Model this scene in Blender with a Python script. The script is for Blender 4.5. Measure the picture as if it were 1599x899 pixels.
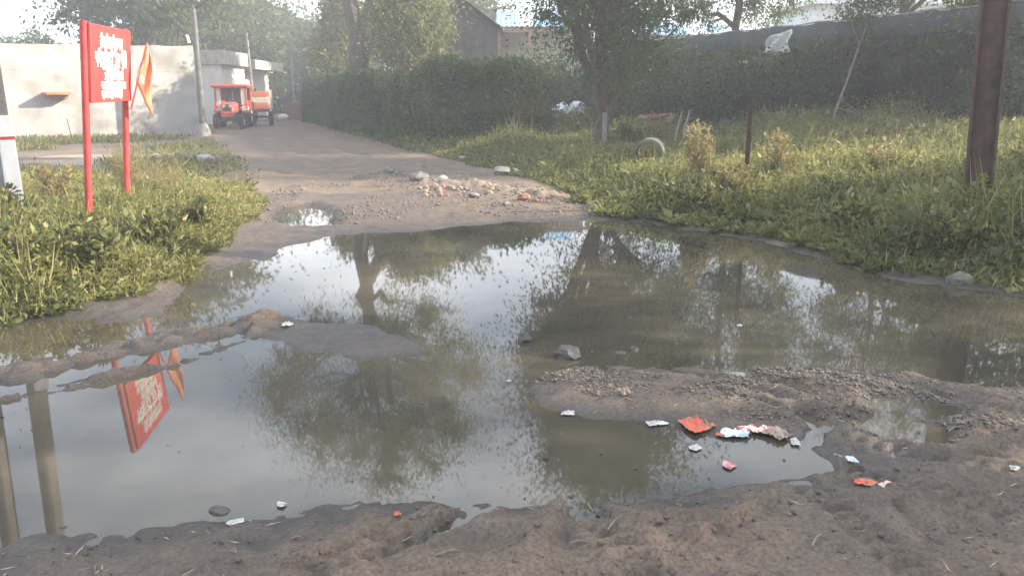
import bpy, math, random
import numpy as np
from mathutils import Vector, Matrix

# ------------------------------------------------------------------ camera, sky, sun, exposure
sc = bpy.context.scene
for o in list(bpy.data.objects):
    bpy.data.objects.remove(o)
COL = sc.collection
FPX, PITCH, EYE = 1255.0, math.radians(13.4), 1.6
cam_d = bpy.data.cameras.new('camera')
cam = bpy.data.objects.new('camera', cam_d)
COL.objects.link(cam)
cam.location = (0, 0, EYE)
cam.rotation_euler = (math.radians(90) - PITCH, 0, 0)
cam_d.sensor_width = 36
cam_d.lens = 36 * FPX / 1599
cam_d.clip_start, cam_d.clip_end = 0.05, 3000
sc.camera = cam

SUN = Vector((1.0, 0.06, 0.46)).normalized()          # towards the sun: low, from the right
world = bpy.data.worlds.new('World')
sc.world = world
world.use_nodes = True
wn, wl = world.node_tree.nodes, world.node_tree.links
wn.clear()
w_out = wn.new('ShaderNodeOutputWorld')
w_bg = wn.new('ShaderNodeBackground')
w_sky = wn.new('ShaderNodeTexSky')
w_sky.sky_type = 'NISHITA'
w_sky.sun_disc = False
w_sky.sun_elevation = math.asin(SUN.z)
w_sky.sun_rotation = math.atan2(SUN.x, SUN.y)
w_sky.air_density, w_sky.dust_density = 1.0, 1.2
w_tc = wn.new('ShaderNodeTexCoord')
w_map = wn.new('ShaderNodeMapping')
w_map.inputs['Scale'].default_value = (1.2, 1.2, 4.0)
w_noise = wn.new('ShaderNodeTexNoise')
w_noise.inputs['Scale'].default_value = 1.6
w_noise.inputs['Detail'].default_value = 5
w_ramp = wn.new('ShaderNodeValToRGB')
w_ramp.color_ramp.elements[0].position, w_ramp.color_ramp.elements[1].position = 0.40, 0.72
w_mix = wn.new('ShaderNodeMix')
w_mix.data_type = 'RGBA'
wl.new(w_tc.outputs['Generated'], w_map.inputs['Vector'])
wl.new(w_map.outputs['Vector'], w_noise.inputs['Vector'])
wl.new(w_noise.outputs['Fac'], w_ramp.inputs['Fac'])
wl.new(w_ramp.outputs['Color'], w_mix.inputs['Factor'])
wl.new(w_sky.outputs['Color'], w_mix.inputs[6])
w_mix.inputs[7].default_value = (11.2, 11.8, 12.8, 1)     # sunlit thin cloud
wl.new(w_mix.outputs[2], w_bg.inputs['Color'])
w_bg.inputs['Strength'].default_value = 0.10
wl.new(w_bg.outputs[0], w_out.inputs['Surface'])

sun_d = bpy.data.lights.new('sun', 'SUN')
sun = bpy.data.objects.new('sun', sun_d)
COL.objects.link(sun)
sun_d.energy, sun_d.angle, sun_d.color = 5.0, math.radians(0.6), (1.0, 0.87, 0.69)
sun.rotation_euler = SUN.to_track_quat('Z', 'Y').to_euler()
sun.location = SUN * 100

sc.view_settings.view_transform = 'Standard'
sc.view_settings.look = 'None'
sc.view_settings.gamma = 1
sc.view_settings.use_curve_mapping = False
sc.view_settings.exposure = 1.72
sc.cycles.use_denoising = True
sc.cycles.max_bounces = 6
sc.cycles.transparent_max_bounces = 8
sc.cycles.volume_bounces = 0

R = math.radians
rng = np.random.default_rng(7)
random.seed(7)

# ------------------------------------------------------------------ pixel -> place helpers (used to survey positions from the photograph)
CT, ST = math.cos(PITCH), math.sin(PITCH)
def ray(u, v):
    cx, cy = (u - 799.5) / FPX, (449.5 - v) / FPX
    return Vector((cx, CT + ST * cy, -ST + CT * cy))
def P(u, v, Y):
    d = ray(u, v)
    return Vector((0, 0, EYE)) + d * (Y / d.y)
def G(u, v, z=0.0):
    d = ray(u, v)
    return Vector((0, 0, EYE)) + d * ((z - EYE) / d.z)
def GXY(pts):
    return np.array([G(u, v)[:2] for u, v in pts])

# ------------------------------------------------------------------ numpy noise and polygons
def _hash(ix, iy, seed):
    h = (ix.astype(np.int64) * 374761393 + iy.astype(np.int64) * 668265263 + seed * 974711) & 0x7fffffff
    h = ((h ^ (h >> 13)) * 1274126177) & 0x7fffffff
    return ((h ^ (h >> 16)) & 0xffff) / 65535.0
def vnoise(x, y, seed=0):
    ix, iy = np.floor(x), np.floor(y)
    fx, fy = x - ix, y - iy
    fx, fy = fx * fx * (3 - 2 * fx), fy * fy * (3 - 2 * fy)
    a, b = _hash(ix, iy, seed), _hash(ix + 1, iy, seed)
    c, d = _hash(ix, iy + 1, seed), _hash(ix + 1, iy + 1, seed)
    return (a + (b - a) * fx) * (1 - fy) + (c + (d - c) * fx) * fy - 0.5
def fbm(x, y, s, octv=4, seed=0):
    t, a = 0, 1.0
    for k in range(octv):
        t = t + a * vnoise(x / s, y / s, seed + k)
        s, a = s * 0.5, a * 0.5
    return t
def ss(t):
    t = np.clip(t, 0, 1)
    return t * t * (3 - 2 * t)
def seg_dist(x, y, a, b):
    dx, dy = b[0] - a[0], b[1] - a[1]
    t = np.clip(((x - a[0]) * dx + (y - a[1]) * dy) / (dx * dx + dy * dy + 1e-9), 0, 1)
    return np.hypot(x - a[0] - t * dx, y - a[1] - t * dy)
def line_dist(x, y, pl):
    d = np.full(x.shape, 1e9)
    for a, b in zip(pl[:-1], pl[1:]):
        d = np.minimum(d, seg_dist(x, y, a, b))
    return d
def poly_sd(x, y, poly):
    d = np.full(x.shape, 1e9)
    inside = np.zeros(x.shape, bool)
    n = len(poly)
    for i in range(n):
        a, b = poly[i], poly[(i + 1) % n]
        d = np.minimum(d, seg_dist(x, y, a, b))
        if a[1] != b[1]:
            cond = (a[1] > y) != (b[1] > y)
            inside ^= cond & (x < (b[0] - a[0]) * (y - a[1]) / (b[1] - a[1]) + a[0])
    return np.where(inside, -d, d)

RUBBLE = GXY([(665, 296), (730, 300), (790, 303), (850, 316)])
POND = GXY([(-260, 872), (0, 853), (100, 851), (200, 836), (320, 813), (430, 801), (560, 797), (700, 797), (830, 791), (930, 787),
            (1040, 776), (1150, 767), (1250, 752), (1300, 738), (1318, 716), (1275, 698), (1235, 682), (1150, 684), (1060, 668), (1000, 657),
            (930, 650), (868, 628), (828, 606), (838, 582), (890, 566), (980, 570), (1050, 577), (1130, 578), (1200, 577),
            (1280, 572), (1400, 582), (1500, 598), (1599, 610), (1800, 636), (2050, 560), (1850, 486), (1599, 464), (1500, 452), (1400, 432), (1300, 407),
            (1200, 380), (1100, 362), (1000, 348), (930, 344), (800, 347), (700, 355), (640, 361), (560, 365), (500, 371), (455, 382),
            (420, 398), (395, 420), (372, 470), (340, 478), (290, 488), (230, 494), (160, 502), (80, 500), (0, 506), (-200, 516)])
FLAT = GXY([(395, 497), (470, 492), (560, 497), (640, 512), (690, 530), (655, 556), (560, 566), (480, 560), (410, 545), (370, 522)])
POOLS = [GXY([(440, 330), (478, 322), (516, 332), (516, 353), (470, 355), (448, 350), (430, 340)]),
         GXY([(300, 430), (325, 425), (318, 455), (335, 482), (290, 492), (278, 482), (292, 460)]),
         GXY([(360, 418), (395, 408), (410, 420), (385, 450), (350, 470), (352, 440)]),
         GXY([(1335, 660), (1390, 655), (1450, 672), (1440, 688), (1380, 676)]),
         GXY([(1360, 632), (1420, 628), (1470, 640), (1410, 645)])]
RIDGES_ = [([(-80, 590), (0, 572), (100, 553), (200, 532), (300, 508), (400, 497)], .10, .10),
          ([(-60, 622), (40, 604), (140, 584), (230, 570), (300, 553), (350, 528), (395, 508)], .055, .09),
          ([(120, 560), (230, 545), (330, 520)], .07, .085),
          ([(-60, 552), (60, 545), (160, 530)], .035, .06)]
RIDGES = []
TRACK_A = GXY([(-90, 608), (0, 588), (110, 564), (210, 543), (310, 520), (400, 500)])
TRACK_B = GXY([(-60, 640), (60, 612), (170, 590), (260, 574), (330, 548), (395, 515)])
TRACK_C = GXY([(1180, 600), (1330, 650), (1480, 690), (1750, 740)])
RUTS = [(GXY(p), w, h) for p, w, h in [
    ([(560, 880), (640, 835), (720, 798)], .035, .028), ([(600, 890), (690, 840), (760, 800)], .03, -.03),
    ([(820, 900), (850, 850), (870, 800)], .04, .03), ([(1400, 780), (1330, 740), (1280, 700)], .035, .03),
    ([(1460, 860), (1400, 790), (1340, 745)], .03, -.03), ([(1410, 590), (1500, 612), (1640, 640)], .05, .03),
    ([(1380, 600), (1480, 625), (1640, 655)], .04, -.035), ([(1200, 740), (1260, 690), (1340, 640)], .04, -.03),
    ([(900, 860), (880, 820), (930, 790)], .03, -.02), ([(1100, 850), (1180, 800), (1240, 760)], .03, .025),
    ([(1240, 640), (1290, 690), (1400, 720), (1599, 730)], .05, -.025), ([(1599, 700), (1400, 690), (1320, 665)], .05, .03)]]
TREADS = [GXY(p) for p in ([(500, 905), (640, 843), (745, 790)], [(1420, 910), (1310, 810), (1240, 750)], [(1650, 770), (1420, 716), (1260, 655)], [(1000, 905), (960, 850), (905, 790)], [(1640, 850), (1480, 800), (1330, 742)])]
RVERGE = np.vstack([GXY([(489, 184), (545, 210), (640, 240), (740, 263), (830, 288), (900, 312), (945, 338), (1010, 343), (1100, 357), (1200, 374),
                         (1300, 400), (1400, 425), (1500, 446), (1599, 457), (1850, 478)]), np.array([[30, 4], [120, 4], [120, 140], [-20, 140], [-22, 75]])])
LVERGE = np.vstack([GXY([(-300, 515), (0, 505), (60, 488), (130, 470), (210, 462), (275, 438), (330, 402), (362, 372), (380, 345), (396, 318), (388, 300), (330, 288), (230, 283)]),
                    np.array([[-6.5, 14.5], [-12, 13.5], [-30, 12], [-30, 6]])])
ROAD = np.vstack([GXY([(489, 184), (545, 210), (640, 240), (740, 263), (830, 288), (900, 312), (945, 338), (1010, 343), (1100, 357), (1200, 374),
                       (1300, 400), (1400, 425), (1500, 446), (1599, 457), (1850, 478)]), np.array([[40, 4], [40, -8], [-40, -8], [-40, 5.6]]),
                  GXY([(-300, 515), (0, 505), (60, 488), (130, 470), (210, 462), (275, 438), (330, 402), (362, 372), (380, 345), (396, 318), (380, 270), (345, 235), (330, 215), (345, 205), (400, 195), (460, 184)])])

def height(x, y):
    x, y = np.asarray(x, float), np.asarray(y, float)
    near = (y < 16) & (y > -2) & (np.abs(x) < 16)
    z = 0.07 + 0.05 * fbm(x, y, 6.0, 3, 11) + 0.0 * x
    n1, n2 = fbm(x, y, .45, 4, 3), fbm(x, y, .11, 3, 9)
    sdR = poly_sd(x, y, RVERGE)
    sdL = poly_sd(x, y, LVERGE)
    z = z + np.where(sdR < 0, 0.22 * ss(-sdR / 2.2) + 0.70 * ss((-sdR - 2.5) / 9.0), 0)
    z = z + np.where(sdL < 0, 0.12 * ss(-sdL / 1.0), 0)
    if near.any():
        xn, yn = x[near], y[near]
        m1, m2 = n1[near], n2[near]
        sd = poly_sd(xn, yn, POND) + 0.16 * m1 + 0.05 * m2
        land = 0.001 + 0.066 * (1 - np.exp(-np.maximum(sd, 0) / 0.55)) + (0.020 * m1 + 0.006 * m2) * ss(sd / 0.25) + 0.010 * m2
        bed = -0.05 * (1 - np.exp(np.minimum(sd, 0) / 0.35)) + 0.001
        zz = np.where(sd > 0, land, bed)
        fl = ss((-poly_sd(xn, yn, FLAT) + 0.25 * m1 + 0.02) / 0.22)
        zz = zz * (1 - fl) + fl * (0.007 + 0.012 * m2 + 0.012 * m1)
        def streak(pl, k, seed):
            d = pl[-1] - pl[0]; d = d / np.hypot(*d)
            a, b = xn * d[0] + yn * d[1], -xn * d[1] + yn * d[0]
            return fbm(a + .3 * m1, (b + .06 * m1) * k, .45, 4, seed)
        bA = np.exp(-(line_dist(xn + .1 * m1, yn + .1 * m1, TRACK_A) / .27) ** 2)
        m3 = fbm(xn, yn, .05, 2, 14)
        zz = zz + bA * (.060 + .085 * streak(TRACK_A, 4.5, 71) + .022 * m2 + .03 * m3)
        bB = np.exp(-(line_dist(xn + .1 * m1, yn + .1 * m1, TRACK_B) / .10) ** 2)
        zz = zz + bB * (.042 + .08 * streak(TRACK_B, 6, 72) + .02 * m2 + .03 * m3)
        bC = np.exp(-(line_dist(xn, yn, TRACK_C) / .45) ** 2)
        zz = zz + bC * (.006 + .06 * streak(TRACK_C, 7, 73))
        for pl, w, h in RIDGES:
            d = line_dist(xn + 0.09 * m1, yn + 0.14 * m1 + .05 * m2, pl)
            zz = zz + h * np.exp(-(d / w) ** 2) * (0.85 + .55 * m1 + .9 * m2)
        for pl, w, h in RUTS:
            d = line_dist(xn + 0.12 * m1, yn + 0.12 * m1, pl)
            zz = zz + h * np.exp(-(d / w) ** 2) * (0.9 + 1.2 * m2)
        for pl in POOLS:
            s = poly_sd(xn, yn, pl) + 0.12 * m1 + 0.04 * m2
            zz = np.where(s < 0.25, np.minimum(zz, zz * ss(s / .25) - 0.022 * (1 - ss(s / .14))), zz)
        # tyre treads pressed into the mud
        for pl in TREADS:
            d = line_dist(xn, yn, pl); dv_ = pl[-1] - pl[0]; dv_ = dv_ / np.hypot(*dv_)
            a = xn * dv_[0] + yn * dv_[1]
            zz = zz + np.where(sd > .02, ss((.085 - d) / .03) * (-.014 + .013 * np.sin((a + d * .6) * 2 * np.pi / .085)) + .016 * np.exp(-((d - .10) / .022) ** 2), 0)
        # churned mud of the near bank
        m3 = fbm(xn, yn, .05, 2, 14)
        zz = zz + np.where(sd > 0, .009 * m3 * ss(sd / .1), .004 * m3)
        ch = ss((3.6 - yn) / 0.5) * ss((yn - 2.2) / .4)
        zz = zz + ch * np.maximum(sd, 0).clip(0, .3) / .3 * (0.006 * m1 + 0.006 * m2 + .008 * m3 + .045 * np.abs(fbm(xn * .8 - yn * .6 + .1 * m1, (xn * .6 + yn * .8) * 3, .4, 4, 81)) * ss((xn + 2.2) / 1.0))
        blend = ss((yn - 11.5) / 2.5)
        lv = ss(-np.minimum(sdR, sdL)[near] / 0.5)
        far = z[near]
        zz = zz * (1 - lv) + np.maximum(far, .06) * lv
        zz = zz * (1 - blend) + np.maximum(far, .05) * blend
        z = z.copy()
        z[near] = zz
        nr = near
    z = np.where(~near, np.maximum(z, .05), z)
    z = z + np.where(y > 13, 0.03 * n1 * ss((y - 13) / 2), 0)
    far_road = (y > 12) & (y < 60) & (sdR > 0) & (sdR < 7)
    z = z + np.where(far_road, .06 * fbm(sdR * 1.6, y * .12, .6, 3, 95) * ss((y - 12) / 2), 0)
    z = z + .075 * np.exp(-(line_dist(x, y, RUBBLE) / .32) ** 2) * (1 + 1.2 * n1 + n2)
    return z
def H(x, y):
    return float(height(np.array([x]), np.array([y]))[0])
def GT(u, v):
    z = 0.1
    for _ in range(12):
        p = G(u, v, z)
        z = 0.5 * z + 0.5 * H(p.x, p.y)
    return Vector((p.x, p.y, H(p.x, p.y)))

# ------------------------------------------------------------------ materials
def nodes(name):
    m = bpy.data.materials.new(name)
    m.use_nodes = True
    nt = m.node_tree
    return m, nt.nodes, nt.links, nt.nodes['Principled BSDF']
def mat(name, c1, c2=None, rough=.7, scale=6, detail=6, bump=0.0, bump_scale=40, metal=0.0, spots=None):
    m, n, l, b = nodes(name)
    b.inputs['Roughness'].default_value = rough
    b.inputs['Metallic'].default_value = metal
    tc = n.new('ShaderNodeTexCoord')
    nz = n.new('ShaderNodeTexNoise')
    nz.inputs['Scale'].default_value, nz.inputs['Detail'].default_value = scale, detail
    rp = n.new('ShaderNodeValToRGB')
    rp.color_ramp.elements[0].position, rp.color_ramp.elements[1].position = .33, .68
    rp.color_ramp.elements[0].color = (*c1, 1)
    rp.color_ramp.elements[1].color = (*(c2 or c1), 1)
    l.new(tc.outputs['Object'], nz.inputs['Vector'])
    l.new(nz.outputs['Fac'], rp.inputs['Fac'])
    out = rp.outputs['Color']
    if spots:
        n2 = n.new('ShaderNodeTexNoise')
        n2.inputs['Scale'].default_value, n2.inputs['Detail'].default_value = spots[1], 8
        r2 = n.new('ShaderNodeValToRGB')
        r2.color_ramp.elements[0].position, r2.color_ramp.elements[1].position = spots[2], spots[2] + .15
        mx = n.new('ShaderNodeMix')
        mx.data_type = 'RGBA'
        l.new(tc.outputs['Object'], n2.inputs['Vector'])
        l.new(n2.outputs['Fac'], r2.inputs['Fac'])
        l.new(r2.outputs['Color'], mx.inputs['Factor'])
        l.new(out, mx.inputs[6])
        mx.inputs[7].default_value = (*spots[0], 1)
        out = mx.outputs[2]
    l.new(out, b.inputs['Base Color'])
    if bump:
        nb = n.new('ShaderNodeTexNoise')
        nb.inputs['Scale'].default_value, nb.inputs['Detail'].default_value = bump_scale, 6
        bp = n.new('ShaderNodeBump')
        bp.inputs['Strength'].default_value, bp.inputs['Distance'].default_value = bump, .02
        l.new(tc.outputs['Object'], nb.inputs['Vector'])
        l.new(nb.outputs['Fac'], bp.inputs['Height'])
        l.new(bp.outputs['Normal'], b.inputs['Normal'])
    return m
def leaf_mat(name, dark, light, dry=(.28, .20, .09), trans=.45):
    m, n, l, b = nodes(name)
    at = n.new('ShaderNodeAttribute')
    at.attribute_name = 'rnd'
    rp = n.new('ShaderNodeValToRGB')
    e = rp.color_ramp.elements
    e[0].position, e[0].color = 0.0, (*dark, 1)
    e[1].position, e[1].color = 0.88, (*light, 1)
    e2 = e.new(1.0)
    e2.color = (*dry, 1)
    l.new(at.outputs['Fac'], rp.inputs['Fac'])
    l.new(rp.outputs['Color'], b.inputs['Base Color'])
    b.inputs['Roughness'].default_value = .55
    b.inputs['Specular IOR Level'].default_value = .35
    tr = n.new('ShaderNodeBsdfTranslucent')
    ms = n.new('ShaderNodeMixShader')
    ms.inputs[0].default_value = trans
    l.new(rp.outputs['Color'], tr.inputs['Color'])
    l.new(b.outputs[0], ms.inputs[1])
    l.new(tr.outputs[0], ms.inputs[2])
    l.new(ms.outputs[0], n['Material Output'].inputs['Surface'])
    return m

def ground_mat():
    m, n, l, b = nodes('earth')
    geo = n.new('ShaderNodeNewGeometry')
    def attr(k):
        a = n.new('ShaderNodeAttribute'); a.attribute_name = k; return a.outputs['Fac']
    def noise(s, d=8, rough=.6):
        t = n.new('ShaderNodeTexNoise')
        t.inputs['Scale'].default_value, t.inputs['Detail'].default_value, t.inputs['Roughness'].default_value = s, d, rough
        l.new(geo.outputs['Position'], t.inputs['Vector']); return t.outputs['Fac']
    def ramp(f, p0, c0, p1, c1):
        r = n.new('ShaderNodeValToRGB')
        r.color_ramp.elements[0].position, r.color_ramp.elements[0].color = p0, (*c0, 1)
        r.color_ramp.elements[1].position, r.color_ramp.elements[1].color = p1, (*c1, 1)
        l.new(f, r.inputs['Fac']); return r.outputs['Color']
    def mix(f, a, c, mode='MIX'):
        x = n.new('ShaderNodeMix'); x.data_type = 'RGBA'; x.blend_type = mode
        for s, v in ((x.inputs['Factor'], f), (x.inputs[6], a), (x.inputs[7], c)):
            if isinstance(v, tuple): s.default_value = (*v, 1)
            elif isinstance(v, float): s.default_value = v
            else: l.new(v, s)
        return x.outputs[2]
    dirt = ramp(noise(2.2), .32, (.132, .096, .069), .70, (.240, .180, .130))
    fine = ramp(noise(60, 5), .35, (.55, .55, .55), .66, (1.25, 1.22, 1.18))
    dirt = mix(1.0, dirt, fine, 'MULTIPLY')
    pat = ramp(noise(.9, 4), .42, (0, 0, 0), .62, (1, 1, 1))
    dirt = mix(pat, dirt, mix(.45, dirt, (.115, .092, .074)))
    stones = n.new('ShaderNodeTexVoronoi')
    stones.inputs['Scale'].default_value = 55
    l.new(geo.outputs['Position'], stones.inputs['Vector'])
    wetc = mix(1.0, ramp(noise(5), .3, (.040, .034, .029), .7, (.078, .066, .054)), fine, 'MULTIPLY')
    c = mix(attr('wet'), dirt, wetc)
    soil = ramp(noise(3.0), .3, (.055, .05, .028), .7, (.11, .105, .05))
    c = mix(attr('veg'), c, soil)
    sand = ramp(noise(4.0), .3, (.24, .19, .14), .7, (.42, .35, .28))
    c = mix(attr('sand'), c, sand)
    l.new(c, b.inputs['Base Color'])
    rr = n.new('ShaderNodeMapRange')
    l.new(attr('wet'), rr.inputs['Value'])
    rr.inputs['To Min'].default_value, rr.inputs['To Max'].default_value = .92, .38
    l.new(rr.outputs[0], b.inputs['Roughness'])
    bp = n.new('ShaderNodeBump')
    bp.inputs['Strength'].default_value, bp.inputs['Distance'].default_value = .8, .02
    mm = n.new('ShaderNodeMath'); mm.operation = 'ADD'
    l.new(noise(38, 8, .7), mm.inputs[0]); l.new(noise(9, 6), mm.inputs[1])
    l.new(mm.outputs[0], bp.inputs['Height'])
    l.new(bp.outputs['Normal'], b.inputs['Normal'])
    return m
def water_mat():
    m, n, l, b = nodes('muddy_water')
    geo = n.new('ShaderNodeNewGeometry')
    nz = n.new('ShaderNodeTexNoise'); nz.inputs['Scale'].default_value = .8; nz.inputs['Detail'].default_value = 4
    rp = n.new('ShaderNodeValToRGB')
    rp.color_ramp.elements[0].position, rp.color_ramp.elements[0].color = .36, (.042, .038, .029, 1)
    rp.color_ramp.elements[1].position, rp.color_ramp.elements[1].color = .68, (.096, .080, .055, 1)
    l.new(geo.outputs['Position'], nz.inputs['Vector']); l.new(nz.outputs['Fac'], rp.inputs['Fac'])
    l.new(rp.outputs['Color'], b.inputs['Base Color'])
    b.inputs['Roughness'].default_value = .024
    b.inputs['IOR'].default_value = 1.42
    w = n.new('ShaderNodeTexNoise'); w.inputs['Scale'].default_value = 3.0; w.inputs['Detail'].default_value = 2
    mp = n.new('ShaderNodeMapping'); mp.inputs['Scale'].default_value = (.6, 1.6, 1)
    l.new(geo.outputs['Position'], mp.inputs['Vector']); l.new(mp.outputs['Vector'], w.inputs['Vector'])
    bp = n.new('ShaderNodeBump'); bp.inputs['Strength'].default_value, bp.inputs['Distance'].default_value = .007, .01
    l.new(w.outputs['Fac'], bp.inputs['Height']); l.new(bp.outputs['Normal'], b.inputs['Normal'])
    return m
def cloth_print(name, c1, c2, scale=30):
    m = mat(name, c1, c2, .45, scale, 3)
    m.node_tree.nodes['Color Ramp'].color_ramp.interpolation = 'CONSTANT'
    m.node_tree.nodes['Color Ramp'].color_ramp.elements[1].position = .52
    return m

M = dict(
    earth=ground_mat(), water=water_mat(),
    plaster=mat('grey_plaster', (.30, .29, .275), (.42, .405, .385), .9, 1.2, 8, .25, 30, spots=((.225, .21, .19), .8, .50)),
    plaster2=mat('white_plaster', (.55, .53, .50), (.66, .64, .61), .9, 2, 6, .2, 30),
    slab=mat('weathered_concrete', (.30, .27, .24), (.44, .41, .37), .9, 3, 8, .3, 25, spots=((.16, .14, .12), 1.2, .6)),
    concrete=mat('pole_concrete', (.17, .16, .145), (.29, .275, .25), .85, 5, 7, .3, 60),
    darkpole=mat('weathered_pole', (.09, .085, .08), (.17, .16, .15), .85, 5, 7, .3, 60),
    red=mat('sign_red_paint', (.52, .045, .045), (.60, .07, .065), .5, 5, 6),
    redpole=mat('post_red_paint', (.40, .035, .035), (.55, .06, .055), .5, 9, 6, spots=((.18, .05, .04), 14, .66)),
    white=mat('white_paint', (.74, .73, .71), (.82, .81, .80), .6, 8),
    tractor=mat('tractor_red', (.48, .055, .035), (.58, .085, .055), .5, 4, 5, spots=((.27, .15, .10), 6, .54)),
    orange=mat('orange_paint', (.60, .14, .05), (.70, .20, .08), .55, 4),
    cream=mat('cream_paint', (.62, .56, .47), (.72, .67, .58), .6, 4),
    tyre=mat('tyre_rubber', (.022, .021, .020), (.055, .047, .04), .85, 8),
    metal=mat('dark_metal', (.06, .055, .05), (.11, .10, .09), .5, 8, metal=.5),
    glass=mat('lamp_glass', (.5, .5, .48), (.6, .6, .57), .15, 8),
    rust=mat('rusted_steel', (.055, .034, .026), (.11, .065, .048), .85, 9, 8, .4, 50, spots=((.045, .03, .025), 6, .58)),
    bark=mat('brown_bark', (.05, .037, .028), (.115, .088, .066), .95, 10, 8, .8, 25),
    bark2=mat('grey_bark', (.15, .135, .115), (.27, .245, .21), .95, 10, 8, .7, 25),
    saffron=mat('saffron_cloth', (.62, .19, .10), (.70, .26, .15), .8, 6, spots=((.75, .70, .64), 3.5, .50)),
    brick=mat('brick_red', (.25, .115, .08), (.34, .18, .13), .9, 12, 6, .4, 60),
    rubble=mat('pale_rubble', (.21, .158, .12), (.32, .25, .195), .92, 9, 8, .6, 40),
    stone=mat('grey_stone', (.12, .11, .10), (.24, .22, .20), .88, 9, 8, .6, 40),
    wetstone=mat('wet_dark_stone', (.035, .032, .03), (.075, .068, .062), .45, 9, 8, .6, 40),
    palestone=mat('pale_stone', (.28, .26, .24), (.42, .395, .365), .9, 7, 8, .5, 40),
    gravel=mat('gravel_bits', (.075, .063, .055), (.22, .185, .155), .85, 45, 2),
    clod=mat('mud_clods', (.06, .05, .042), (.13, .105, .085), .7, 20, 4),
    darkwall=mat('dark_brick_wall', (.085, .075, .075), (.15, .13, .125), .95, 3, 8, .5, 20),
    bluesheet=mat('blue_sheet', (.13, .34, .58), (.34, .55, .72), .4, 2.5, 6),
    whitesheet=mat('white_sheet', (.62, .66, .70), (.75, .77, .79), .5, 2),
    wood=mat('pinkish_timber', (.36, .22, .16), (.46, .30, .23), .85, 6),
    tarp=mat('black_tarpaulin', (.020, .022, .024), (.045, .048, .05), .6, 3, 6, .6, 8),
    net=mat('dark_shade_net', (.018, .024, .020), (.035, .042, .036), .9, 12),
    greennet=mat('green_shade_net', (.02, .10, .07), (.03, .14, .10), .85, 10),
    plastic=mat('grey_white_plastic', (.46, .46, .46), (.62, .62, .62), .4, 4, 6, .6, 6),
    sack=mat('white_sacking', (.55, .56, .58), (.70, .71, .73), .75, 8, 6, .5, 20),
    bluedrum=mat('blue_plastic', (.04, .16, .42), (.06, .21, .5), .4, 5),
    redfoil=cloth_print('red_printed_foil', (.62, .10, .05), (.30, .16, .09), 26),
    whitefoil=cloth_print('white_printed_foil', (.70, .71, .74), (.42, .50, .62), 30),
    mixfoil=cloth_print('red_and_white_foil', (.66, .58, .52), (.55, .12, .09), 40),
    tanfoil=cloth_print('tan_paper', (.42, .33, .26), (.22, .17, .14), 35),
    pinkfoil=cloth_print('pink_printed_foil', (.62, .34, .33), (.5, .15, .13), 35),
    paper=mat('dirty_white_paper', (.34, .32, .29), (.62, .60, .57), .7, 40),
    twig=mat('pale_twig', (.28, .22, .16), (.42, .35, .26), .9, 20),
    leafA=leaf_mat('acacia_leaves', (.030, .058, .020), (.095, .150, .045)),
    leafB=leaf_mat('yellow_green_leaves', (.065, .088, .024), (.240, .245, .075)),
    leafC=leaf_mat('far_leaves', (.040, .066, .026), (.110, .150, .055)),
    leafD=leaf_mat('hedge_leaves', (.022, .042, .014), (.110, .150, .046), dry=(.18, .13, .07)),
    leafE=leaf_mat('verge_leaves', (.055, .074, .026), (.26, .26, .09), dry=(.44, .36, .18)),
    leafF=leaf_mat('dry_weed_leaves', (.19, .17, .065), (.36, .30, .14), dry=(.42, .28, .18)),
    mossy=mat('mossy_concrete', (.09, .088, .07), (.165, .158, .13), .92, 6, 8, .4, 40, spots=((.07, .085, .045), 4, .55)),
    leafG=leaf_mat('creeper_leaves', (.018, .034, .014), (.095, .125, .052), dry=(.15, .105, .06)),
)

# ------------------------------------------------------------------ mesh and object helpers
def np_mesh(name, v, f, attrs=None, smooth=False):
    me = bpy.data.meshes.new(name)
    v, f = np.asarray(v, np.float32), np.asarray(f, np.int32)
    me.vertices.add(len(v)); me.vertices.foreach_set('co', v.ravel())
    k = f.shape[1]
    me.loops.add(f.size); me.loops.foreach_set('vertex_index', f.ravel())
    me.polygons.add(len(f))
    me.polygons.foreach_set('loop_start', np.arange(0, f.size, k, dtype=np.int32))
    if smooth:
        me.polygons.foreach_set('use_smooth', np.ones(len(f), bool))
    for key, (dom, val) in (attrs or {}).items():
        a = me.attributes.new(key, 'FLOAT', dom)
        a.data.foreach_set('value', np.asarray(val, np.float32))
    me.update(calc_edges=True)
    return me
def link(name, me, m, parent=None, loc=None):
    o = bpy.data.objects.new(name, me)
    COL.objects.link(o)
    if m is not None and not me.materials:
        me.materials.append(m)
    if parent is not None:
        o.parent = parent
    if loc is not None:
        o.location = loc
    return o
def tag(o, label=None, cat=None, group=None, kind=None):
    for k, v in (('label', label), ('category', cat), ('group', group), ('kind', kind)):
        if v: o[k] = v
    return o
def thing(name, label, cat, loc, rz=0, group=None, rot=None):
    o = bpy.data.objects.new(name, None)
    COL.objects.link(o)
    o.location = loc
    o.rotation_euler = rot or (0, 0, rz)
    o.empty_display_size = .2
    return tag(o, label, cat, group)
def copy_tree(o, parent=None):
    c = o.copy(); COL.objects.link(c); c.parent = parent
    for ch in list(o.children):
        copy_tree(ch, c)
    return c
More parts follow.
